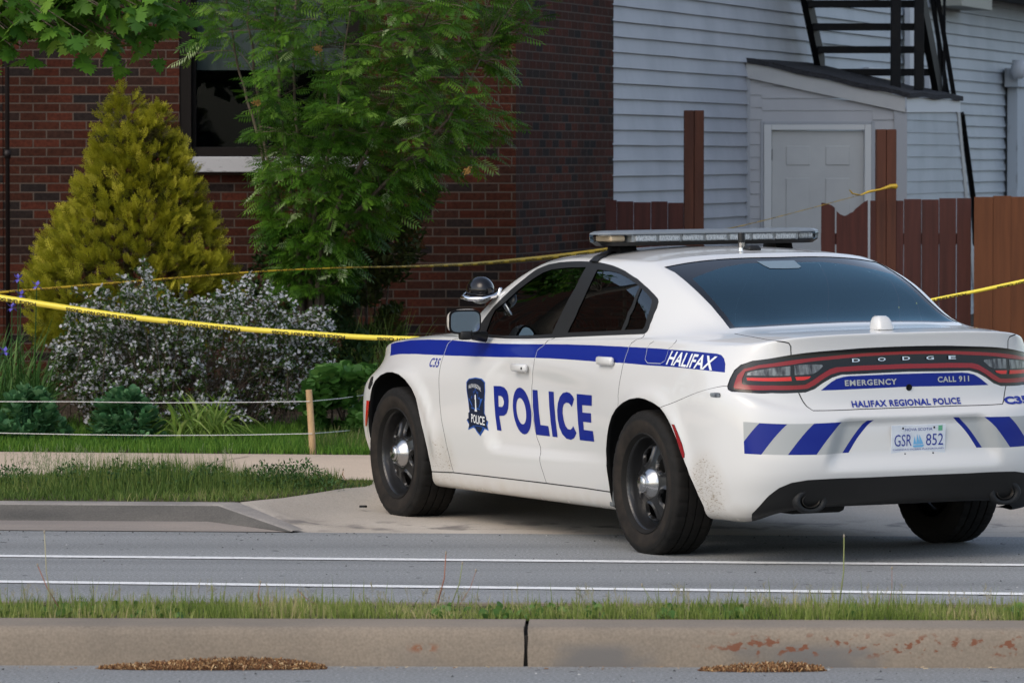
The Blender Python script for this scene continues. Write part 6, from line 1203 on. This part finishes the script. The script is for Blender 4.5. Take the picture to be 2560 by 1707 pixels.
def conifer():
    e=tree_empty('golden_conifer',(W(320,700,TY)[0],TY,.17),'golden yellow cone shaped conifer with two tips against the brick wall','conifer')
    T=[];D=[];Rn=[]
    def env(py): return np.interp(py,[205,250,300,350,420,500,560,620,700,760,860],[303,284,264,228,206,176,154,124,86,82,110]),np.interp(py,[205,250,262,300,350,420,500,560,620,700,760,860],[312,332,342,436,450,484,515,524,550,575,580,555])
    nc=0
    while nc<560:
        py=215+645*rng.random()**.66;l,r=env(py);cx=(l+r)/2;hw=(r-l)/2
        if py<318:
            if rng.random()<.6: cx,hw=308,np.interp(py,[205,318],[8,92])
            elif py>272: cx,hw=392,np.interp(py,[272,318],[10,66])
            else: continue
        hw=max(hw-30*min(1,(py-190)/90)*(1 if py<480 else max(.2,1-(py-480)/150)),3)
        th=rng.uniform(0,2*np.pi);sx,sy=math.cos(th),math.sin(th)
        if sy>.3: continue
        rr=rng.uniform(.78,1.07)
        c=W(cx+sx*hw*rr,py,TY);c[1]+=sy*hw*rr/F_PX*TY*.8
        ax=np.array([sx*.8,sy*.8-.1,.8+rng.uniform(-.25,.45)]);ax/=np.linalg.norm(ax);L=rng.uniform(.05,.16)*(1 if py>340 else .45);rb=rng.random();k=int(5+L*45)
        for j in range(k):
            t=rng.random()**.8;off=rng.normal(0,1,3);off-=ax*off.dot(ax);off/=np.linalg.norm(off)
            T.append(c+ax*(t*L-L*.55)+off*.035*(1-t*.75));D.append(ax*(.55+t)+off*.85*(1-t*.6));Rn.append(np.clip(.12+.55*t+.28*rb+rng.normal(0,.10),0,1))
        nc+=1
    n=len(T)
    T=np.array(T);D=np.array(D);tv,tf=spray_t()
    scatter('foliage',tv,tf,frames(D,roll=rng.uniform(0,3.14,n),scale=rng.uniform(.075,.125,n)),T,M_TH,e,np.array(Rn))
    b=MB();b.tube([(0,0,0),(0,.02,.8),(-.03,0,1.5)],[.05,.035,.01],8);b.build('trunk',M_BARK,e)
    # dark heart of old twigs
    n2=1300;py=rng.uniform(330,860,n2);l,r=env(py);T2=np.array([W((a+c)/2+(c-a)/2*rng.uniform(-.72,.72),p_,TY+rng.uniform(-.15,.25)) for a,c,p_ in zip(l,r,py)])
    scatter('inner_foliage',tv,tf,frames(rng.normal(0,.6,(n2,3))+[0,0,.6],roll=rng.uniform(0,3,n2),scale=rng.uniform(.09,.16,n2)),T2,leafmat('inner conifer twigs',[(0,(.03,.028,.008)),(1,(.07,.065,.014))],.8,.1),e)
M_BARK=mat('grey brown bark',(.13,.10,.075),.85,noise=(12,(.07,.055,.04),.4,.65,(4,4,1)),bump=(40,.6,.006))
conifer()
# ---- rowan tree
def rowan_leaf():
    v=[];f=[]
    def lfl(x,y,a,L,dz):
        k=len(v);c,s=math.cos(a),math.sin(a);P_=lambda u,w_:(x+u*c-w_*s,y+u*s+w_*c,dz*u*3-abs(w_)*.3)
        v.extend([P_(0,0),P_(L*.5,-L*.13),P_(L,0),P_(L*.5,L*.13)]);f.append([k,k+1,k+2,k+3])
    for i,t in enumerate((.28,.41,.54,.67,.80,.92)):
        L=.33*(1-.25*abs(t-.55)*2)
        for s in(0,1): lfl(0,t,R(28) if s==0 else R(152),L,-.12)
    lfl(0,.98,R(90),.28,-.1)
    k=len(v);v.extend([(-.008,0,0),(.008,0,0),(.004,1,0),(-.004,1,0)]);f.append([k,k+1,k+2,k+3]);return v,f
M_RW=leafmat('rowan leaves',[(0,(.025,.075,.008)),(.4,(.06,.155,.014)),(.75,(.12,.25,.022)),(.92,(.20,.34,.06)),(1,(.42,.52,.28))],.42,.35,coat=.05)
def rowan():
    Y0=35.6;e=tree_empty('rowan_tree',(W(770,740,Y0)[0],Y0,.17),'many stemmed rowan tree with feathery green leaves in front of the window')
    l=np.array(e.location);b=MB();stems=[]
    defs=[((762,760),(745,560),(722,420),(705,300),(690,80),(700,-250)),((765,760),(758,600),(748,430),(742,300),(730,100),(760,-200)),((770,760),(775,600),(800,470),(830,360),(850,200),(900,-150)),((768,760),(772,560),(790,420),(822,300),(800,120),(830,-300)),
          ((772,760),(800,620),(860,480),(930,360),(1010,200),(1100,-50)),((764,760),(735,620),(690,480),(640,330),(600,180),(560,-50)),((775,760),(820,640),(900,520),(1000,420),(1120,300),(1200,150)),((766,760),(750,640),(700,520),(650,300),(620,60),(640,-200))]
    for k_,s in enumerate(defs):
        pts=[W(px_,py_,Y0+rng.normal(0,.18)*i/4+(i*.08 if k_%2 else -i*.06)) for i,(px_,py_) in enumerate(s)];pts[0][2]=.1
        q=[]
        for i in range(len(pts)-1):
            for t in np.linspace(0,1,5)[:-1]: q.append(pts[i]*(1-t)+pts[i+1]*t+rng.normal(0,.006,3))
        q.append(pts[-1]);stems.append(np.array(q));n=len(q);b.tube([tuple(p_-l) for p_ in q],[.017*(1-i/n)+.004 for i in range(n)],7)
    b.build('trunk',M_BARK,e,smooth=True)
    TOPS=np.concatenate([s[3:] for s in stems])
    def env(py): return np.interp(py,[-400,0,100,200,260,330,400,480,560,640,720],[420,455,455,465,500,625,640,645,665,680,700]),np.interp(py,[-400,0,60,140,220,300,380,430,520,600,720],[1300,1365,1340,1290,1270,1290,1240,1120,1030,900,860])
    T=[];D=[];tw=MB();Rn=[];nt_=800;i=0
    while i<nt_:
        py=rng.uniform(-420,730) if rng.random()<.85 else rng.uniform(0,450);lo_,hi=env(py);px_=rng.uniform(lo_,hi)
        # thin spots: in front of the window, and the right hand fringe
        dens=1.0
        if px_<650 and 60<py<430: dens=.14
        if 560<py and px_<700: dens=.5
        if px_>1200: dens=.6
        if py<140 and px_<600: dens=.45
        if rng.random()>dens: continue
        hw=(hi-lo_)/2/F_PX*Y0;mid_=(lo_+hi)/2;rel=abs(px_-mid_)/((hi-lo_)/2);dy=math.sqrt(max(0,1-rel**2))*min(hw,1.15)
        tip=W(px_,py,Y0);tip[1]+=rng.uniform(-1.0,.9)*dy
        if tip[1]>37.3: tip[1]=37.3-rng.random()*.3
        d=np.linalg.norm(TOPS-tip,axis=1)+np.where(TOPS[:,2]>tip[2]+.1,1.0,0);src=TOPS[d.argmin()]
        L=np.linalg.norm(tip-src)
        if L>1.0: src=tip+(src-tip)/L*1.0;L=1.0
        m_=(src+tip)/2+np.array([0,0,.07*L]);k=int(6+L*9);pts=[]
        for t in np.linspace(0,1,k): pts.append(src*(1-t)**2+2*m_*t*(1-t)+tip*t*t)
        tw.tube([tuple(p_-l) for p_ in pts[::max(1,k//4)]],.0032,3,False)
        dr_=tip-src;dr_/=np.linalg.norm(dr_)+1e-6;rb=rng.random()
        for j in range(int(k*.3),k):
            side=np.cross(dr_,[0,0,1.])*(1 if j%2 else -1)+rng.normal(0,.35,3);T.append(pts[j]);D.append(side*.8+dr_*.6+[0,-.25,-.35]);Rn.append(np.clip(rb*.45+rng.random()*.4+(.35 if rng.random()<.07 else 0),0,1))
        T.append(tip);D.append(dr_+[0,-.1,-.4]);Rn.append(rb)
        i+=1
    tw.build('twigs',M_BARK,e)
    T=np.array(T);D=np.array(D);n=len(T);tv,tf=rowan_leaf();scatter('crown',tv,tf,frames(D,roll=rng.normal(0,.5,n),scale=rng.uniform(.11,.18,n)),T,M_RW,e,np.array(Rn))
    # faded flower heads
    for q in((795,125),(1170,428),(640,255)):
        o=W(*q,34.9)-l;t2=MB()
        for _ in range(60): r_=rng.normal(0,.013,3);t2.box(o[0]+r_[0]-.004,o[0]+r_[0]+.004,o[1]+r_[1]-.004,o[1]+r_[1]+.004,o[2]+r_[2]-.004,o[2]+r_[2]+.004)
        t2.build('faded_flower_head',mat('faded flowers',(.30,.17,.05),.9),e)
rowan()
# generic leafy shrub
def shrub(name,label,cat,boxes,Y,depth,n,leaf,m,sc,loc,stems=6,el=(-10,60),stemm=None,part='foliage'):
    e=tree_empty(name,loc,label,cat);T=[]
    a=np.array(boxes,float)      # py, left, right
    py=rng.uniform(a[0,0],a[-1,0],n);lo_=np.interp(py,a[:,0],a[:,1]);hi=np.interp(py,a[:,0],a[:,2]);px_=lo_+(hi-lo_)*rng.random(n)
    T=np.array([W(p_,q,Y) for p_,q in zip(px_,py)]);T[:,1]+=rng.uniform(-1,1,n)*depth
    fr=np.sin(px_*.045+1)*np.sin(py*.05+Y)+np.sin(px_*.02+py*.031);keep=fr>-.75;T=T[keep];n=len(T)
    tv,tf=leaf;scatter(part,tv,tf,frames(dirs(n,*el)+[0,-.3,0],scale=rng.uniform(*sc,n)),T,m,e,np.clip(rng.random(n)*.7+.3*(fr[keep]*.5+.5),0,1))
    b=MB();l=Vector(loc)
    for i in range(stems):
        q=Vector(T[rng.integers(n)]);b.tube([(rng.normal(0,.04),0,0),tuple((q-l)*.5+Vector((0,0,.05))),tuple(q-l)],[.009,.006,.002],5,False)
    b.build('stems',stemm or M_BARK,e);return e
LEAF=(lt,lf2)
NAR=([(a*.55,c,d) for a,c,d in lt],lf2)
M_DK=leafmat('bronze green leaves',[(0,(.022,.032,.010)),(.5,(.045,.065,.016)),(.85,(.09,.10,.025)),(1,(.13,.055,.02))],.55,.3)
p_=W(930,800,36.9);shrub('bronze_shrub','dark bronze green shrub between the rowan and the brick corner','shrub',[(400,930,1080),(450,850,1100),(500,815,1090),(560,790,1060),(640,780,1050),(720,800,1020),(790,830,1000),(870,820,1010)],36.8,.45,8200,NAR,M_DK,(.045,.08),(p_[0],36.8,.18),14)
M_DK2=leafmat('dark under leaves',[(0,(.015,.035,.012)),(1,(.045,.095,.025))],.55,.3)
p_=W(800,840,36.3);shrub('leafy_bush','low dark green bush at the foot of the rowan','shrub',[(560,680,860),(640,650,900),(700,620,900),(780,640,900),(860,700,930),(930,740,930)],36.2,.4,4600,NAR,M_DK2,(.045,.075),(p_[0],36.2,.17),10)
M_GC=leafmat('bright ground leaves',[(0,(.035,.10,.02)),(.6,(.065,.17,.03)),(1,(.13,.26,.06))],.5,.3)
p_=W(860,1040,33.6);shrub('ground_cover_plant','fresh green broad leaved plant right of the wooden stake','plant',[(925,800,925),(960,770,935),(1010,755,935),(1060,770,935),(1080,790,935)],33.6,.45,2300,([(a*1.5,c,d) for a,c,d in lt],lf2),M_GC,(.045,.075),(p_[0],33.6,.13),8,(0,70))
b_=np.stack([rng.uniform(W(780,1100,33)[0],.3,2600),rng.uniform(32.1,33.6,2600),np.full(2600,.12)],1);g=blades('rough_grass',b_,rng.uniform(.05,.15,2600),rng.uniform(0,.06,2600),np.full(2600,.007),M_GV,seg=2);g['kind']='stuff';g['label']='rough grass right of the stake'
# ---- white flowering shrub
M_FLW=leafmat('white petals',[(0,(.50,.50,.53)),(1,(.78,.78,.80))],.6,.25);M_SL=leafmat('small dark leaves',[(0,(.035,.075,.018)),(.7,(.075,.135,.03)),(1,(.14,.20,.05))],.5,.25)
def flowers():
    Y0=34.3;e=tree_empty('flowering_shrub',(W(460,1080,Y0)[0],Y0,.14),'wide arching shrub covered in tiny white flowers behind the yellow tape','shrub');l=np.array(e.location)
    tx=[125,180,240,300,350,372,420,480,540,600,650,700,760,800,845];ty=[790,762,725,715,665,668,740,765,735,690,690,735,765,790,800]
    T=[];D=[];LT=[];LD=[];b=MB()
    root=W(470,1090,Y0)
    for i in range(520):
        px_=rng.uniform(125,845);top=np.interp(px_,tx,ty);bot=np.interp(px_,[125,200,300,500,700,800,845],[960,1060,1100,1100,1080,980,900])
        py=top+(bot-top)*rng.beta(.95,1.0)-(rng.random()<.38)*rng.uniform(0,46);rel=(px_-480)/370
        tip=W(px_,py,Y0);tip[1]+=-(1-rel**2)*rng.uniform(-.5,.75)
        base=root+np.array([rng.normal(0,.25)+rel*.45,rng.normal(0,.15),rng.uniform(-.05,.15)]);base[2]=max(base[2],.12)
        apex=base*.35+tip*.65+np.array([0,0,.25+.2*rng.random()])
        apex[2]=min(apex[2],tip[2]+.12)
        k=26;pts=np.array([base*(1-t)**2+2*apex*t*(1-t)+tip*t*t for t in np.linspace(0,1,k)])
        b.tube([tuple(q-l) for q in pts[::5]],.0028,3,False)
        for j in range(int(k*.45),k):
            for _ in range(1 if rng.random()<.96 else 0):
                c=pts[j]+rng.normal(0,.010,3)+[0,-.004,.010]
                for _ in range(rng.integers(1,3)): T.append(c+rng.normal(0,.009,3));D.append(rng.normal(0,.55,3)+[0,-.5,.75])
            for _ in range(4): LT.append(pts[j]+rng.normal(0,.014,3));LD.append(rng.normal(0,.8,3)+[0,0,.3])
    b.build('branches',M_BARK,e)
    v=[(0,0,0)];f=[]
    for k in range(5):
        a=2*math.pi*k/5
        for da,r_ in((-.5,.62),(-.28,1.0),(.28,1.0),(.5,.62)): v.append((r_*math.cos(a+da),r_*math.sin(a+da),.12))
        f.append([0]+[1+4*k+j for j in range(4)])
    T=np.array(T);D=np.array(D);n=len(T);D/=np.linalg.norm(D,axis=1,keepdims=True)
    A=np.cross(D,rng.normal(0,1,(n,3)));A/=np.linalg.norm(A,axis=1,keepdims=True);Bq=np.cross(D,A);M_=np.stack([A,Bq,D],2)*rng.uniform(.009,.0135,n)[:,None,None]
    scatter('flowers',v,f,M_,T,M_FLW,e)
    LT=np.array(LT);LD=np.array(LD);n=len(LT);scatter('foliage',[(a*.8,c,d) for a,c,d in lt],lf2,frames(LD,scale=rng.uniform(.018,.032,n)),LT,M_SL,e)
flowers()
# grey boulder behind the flowers
q=W(318,850,35.0);bm=bmesh.new();bmesh.ops.create_icosphere(bm,subdivisions=3,radius=1)
for v_ in bm.verts: n_=.12*math.sin(v_.co.x*5+1)+.1*math.sin(v_.co.y*6+v_.co.z*4);v_.co=Vector((v_.co.x*.24,v_.co.y*.18,v_.co.z*.34))*(1+n_)
o=obj('boulder',[v_.co[:] for v_ in bm.verts],[[x.index for x in f_.verts] for f_ in bm.faces],mat('grey stone',(.22,.22,.22),.9,noise=(6,(.14,.14,.14),.4,.6),bump=(20,.5,.02)),smooth=True,loc=(q[0],35.0,.52));bm.free();tag(o,'grey stone half hidden behind the white flowering shrub','stone')
# ---- irises and day lilies
M_IR=leafmat('iris leaves',[(0,(.03,.09,.02)),(.6,(.07,.17,.035)),(1,(.15,.26,.07))],.45,.3);M_PUR=mat('violet petals',(.13,.11,.48),.6);M_DL=leafmat('day lily leaves',[(0,(.09,.17,.025)),(.6,(.19,.30,.05)),(1,(.34,.42,.12))],.45,.3)
def clump(name,label,px0,px1,pyb,Y,n,h,lean,w_,m,cat='plant',grp=None,dep=.25,dr=.6):
    a,c=W(px0,pyb,Y)[0],W(px1,pyb,Y)[0];e=tree_empty(name,((a+c)/2,Y,.13),label,cat,grp);x=rng.uniform(a,c,n);base=np.stack([x,Y+rng.uniform(-dep,dep,n),np.full(n,.12)],1)
    blades('leaves',base,rng.uniform(*h,n),rng.uniform(*lean,n),rng.uniform(*w_,n),m,e,seg=7,curl=1.7,droop=dr,az=np.where(rng.random(n)<.5,rng.normal(0,.7,n),np.pi+rng.normal(0,.7,n)) if dep<.3 else None);return e
ir=clump('iris_clump','tall clump of narrow iris leaves with violet flowers at the left edge',-90,120,1000,34.2,520,(.45,1.0),(.15,.6),(.012,.02),M_IR,dep=.4,dr=.9)
l=np.array(ir.location)
for px_,py in((46,698),(92,715),(52,738),(12,880),(30,770)):
    o=W(px_,py,33.8)-l;b=MB();b.tube([(o[0]*.8,.0,0),tuple(o*[.95,1,.6]),tuple(o)],.004,5,False);b.build('flower_stem',M_IR,ir)
    v=[];f=[]
    for k in range(6):
        a=k*math.pi/3+rng.random();up_=k%2;d=np.array([math.cos(a),math.sin(a)*.8,.9 if up_ else -.25]);s_=np.array([-math.sin(a),math.cos(a)*.8,0]);L=.042
        k0=len(v);v+=[tuple(o),tuple(o+d*L*.5-s_*.014),tuple(o+d*L+s_*.0+[0,0,0 if up_ else -.014]),tuple(o+d*L*.5+s_*.014)];f.append([k0,k0+1,k0+2,k0+3])
    obj('flower',v,f,M_PUR,ir)
clump('day_lily_clump','light green arching grassy clump in front of the white flowers',440,560,1095,33.0,190,(.32,.60),(.12,.38),(.018,.028),M_DL,dep=.10,dr=1.45)
clump('tall_grass_clump','wispy green grass clump right of the white flowers by the car',860,1010,960,36.2,260,(.5,.95),(.05,.35),(.006,.010),M_DL)
# ---- stonecrop rosettes
M_SED=leafmat('blue green stonecrop',[(0,(.045,.14,.055)),(.6,(.09,.22,.09)),(1,(.18,.34,.16))],.45,.15)
def sedum(label,px0,px1,pyt,pyb,Y,n):
    a,c=W(px0,pyb,Y)[0],W(px1,pyb,Y)[0];e=tree_empty('stonecrop',((a+c)/2,Y,.12),label,'plant','stonecrop mounds along the bed');hw=(c-a)/2;H_=W(0,pyt,Y)[2]-.12;T=[];D=[];b=MB()
    for i in range(n):
        t=rng.random()**.6;ph=rng.uniform(0,2*np.pi);x,y=math.cos(ph)*t,math.sin(ph)*t;z=H_*(1-t**2.4)*rng.uniform(.85,1.0)+.03;c_=np.array([(a+c)/2+x*hw,Y+y*hw*.6,.12+z*.95]);ax=np.array([x*.6,y*.6-.15,1.]);ax/=np.linalg.norm(ax)
        b.tube([(x*hw*.3,y*.1,0),tuple(c_-np.array(e.location))],.007,5,False)
        for k in range(18):
            ang=k*2.4;el_=.15+.95*(k/18);u_=np.cross(ax,[1,0,0]);u_/=np.linalg.norm(u_);w__=np.cross(ax,u_);d=(u_*math.cos(ang)+w__*math.sin(ang))*math.cos(el_)+ax*math.sin(el_);T.append(c_-ax*(.07*(1-k/18)));D.append(d)
    T=np.array(T);D=np.array(D);m=len(T);tv=[(0,0,0),(-.22,.4,.08),(-.34,.72,.10),(-.2,.96,.05),(0,1.02,.02),(.2,.96,.05),(.34,.72,.10),(.22,.4,.08),(0,.6,-.04)]
    scatter('rosettes',tv,[[0,8,2,1],[2,8,4,3],[0,7,6,8],[8,6,5,4]],frames(D,scale=rng.uniform(.05,.08,m)),T,M_SED,e,smooth=True);b.build('stems',M_SED,e)
sedum('dark green stonecrop mound at the left edge below the irises',-30,172,975,1098,33.1,46);sedum('rounded blue green stonecrop mound left of the day lily clump',212,415,982,1100,33.0,48)
# ---- overhanging maple branch
M_MP=leafmat('maple leaves',[(0,(.035,.10,.012)),(.5,(.065,.17,.018)),(.85,(.12,.25,.028)),(1,(.20,.33,.05))],.45,.4)
def maple():
    Y0=31;e=tree_empty('maple_tree',(-4.9,31.4,.14),'maple branch with large lobed green leaves hanging in at the top left','tree');l=np.array(e.location);b=MB()
    b.tube([(0,0,-.1),(.05,0,1.6),(-.05,.1,3.4),(.1,0,6)],[.20,.17,.14,.08],12);b.build('trunk',M_BARK,e,smooth=True)
    half=[(0,0),(.10,.06),(.36,-.06),(.30,.10),(.56,.18),(.42,.27),(.50,.42),(.30,.38),(.40,.62),(.26,.55),(.20,.80),(.10,.76),(0,1.0)]
    v=[(x,y,-.10*abs(x)-.12*y*y) for x,y in half]+[(-x,y,-.10*abs(x)-.12*y*y) for x,y in half[1:-1]]+[(0,.35,.0)];n1=len(half);cI=len(v)-1
    R_=list(range(n1));L_2=[0]+list(range(n1,n1+n1-2))+[n1-1];f=[[cI,R_[i],R_[i+1]] for i in range(n1-1)]+[[cI,L_2[i+1],L_2[i]] for i in range(n1-1)]
    v.append((0,-.55,.05));f.append([0,len(v)-1,1])
    T=[];D=[];br=MB()
    ends=[]
    for i in range(190):
        px_=rng.uniform(-120,455);bot=np.interp(px_,[-100,0,60,160,250,330,400,440],[150,140,140,120,150,145,110,60]);py=rng.uniform(-420,bot-22) if rng.random()<.25 else rng.uniform(-60,bot-22)
        tip=W(px_,py,Y0+rng.uniform(-.5,.5));ends.append(tip)
    r0=np.array([-4.85,31.4,3.6])
    for tip in ends:
        m_=(r0+tip)/2+[0,0,.35];pts=[r0*(1-t)**2+2*m_*t*(1-t)+tip*t*t for t in np.linspace(0,1,8)];br.tube([tuple(p_-l) for p_ in pts],[.02*(1-t)+.003 for t in np.linspace(0,1,8)],5,False)
        for j in range(8): T.append(pts[-1-j//3]+rng.normal(0,.06,3));a=rng.uniform(0,6.28);D.append([math.cos(a)*.9,math.sin(a)*.5-.3,-.55+rng.normal(0,.25)])
    br.build('branch',M_BARK,e,smooth=True)
    T=np.array(T);D=np.array(D);n=len(T);scatter('crown',v,f,frames(D,roll=rng.normal(0,.4,n),scale=rng.uniform(.10,.16,n)),T,M_MP,e)
maple()
# ---- trees down the street to the left and across the road, seen only in the car's paint and glass
def streettree(x,y,h,rw,seed,label):
    e=tree_empty('street_tree',(x,y,0),label,'tree','street trees beyond the frame');b=MB();b.tube([(0,0,0),(.1,0,h*.3),(0,.1,h*.7)],[.22,.17,.08],8);b.build('trunk',M_BARK,e)
    r=np.random.default_rng(seed);n=3500;cl=r.normal(0,1,(22,3))*[rw*.42,rw*.42,h*.17]+[0,0,h*.66];k=r.integers(0,22,n);T=cl[k]+r.normal(0,1,(n,3))*rw*.18+[x,y,0]
    scatter('crown',LEAF[0],LEAF[1],frames(dirs(n,-40,60),scale=r.uniform(.18,.34,n)),T,M_RW,e)
for i,(x,y,h,rw) in enumerate(((-16,40,8,3.0),(-23,38.5,9,3.4),(-31,38,8,3),(-16,46,11,4),(-30,45,12,4),(-9,43.5,10,3))): streettree(x,y,h,rw,i,['broad tree nearest the left edge','second broad tree down the street','third broad tree down the street','tall tree behind the brick building','far tall tree behind the houses','tree rising over the brick building'][i])
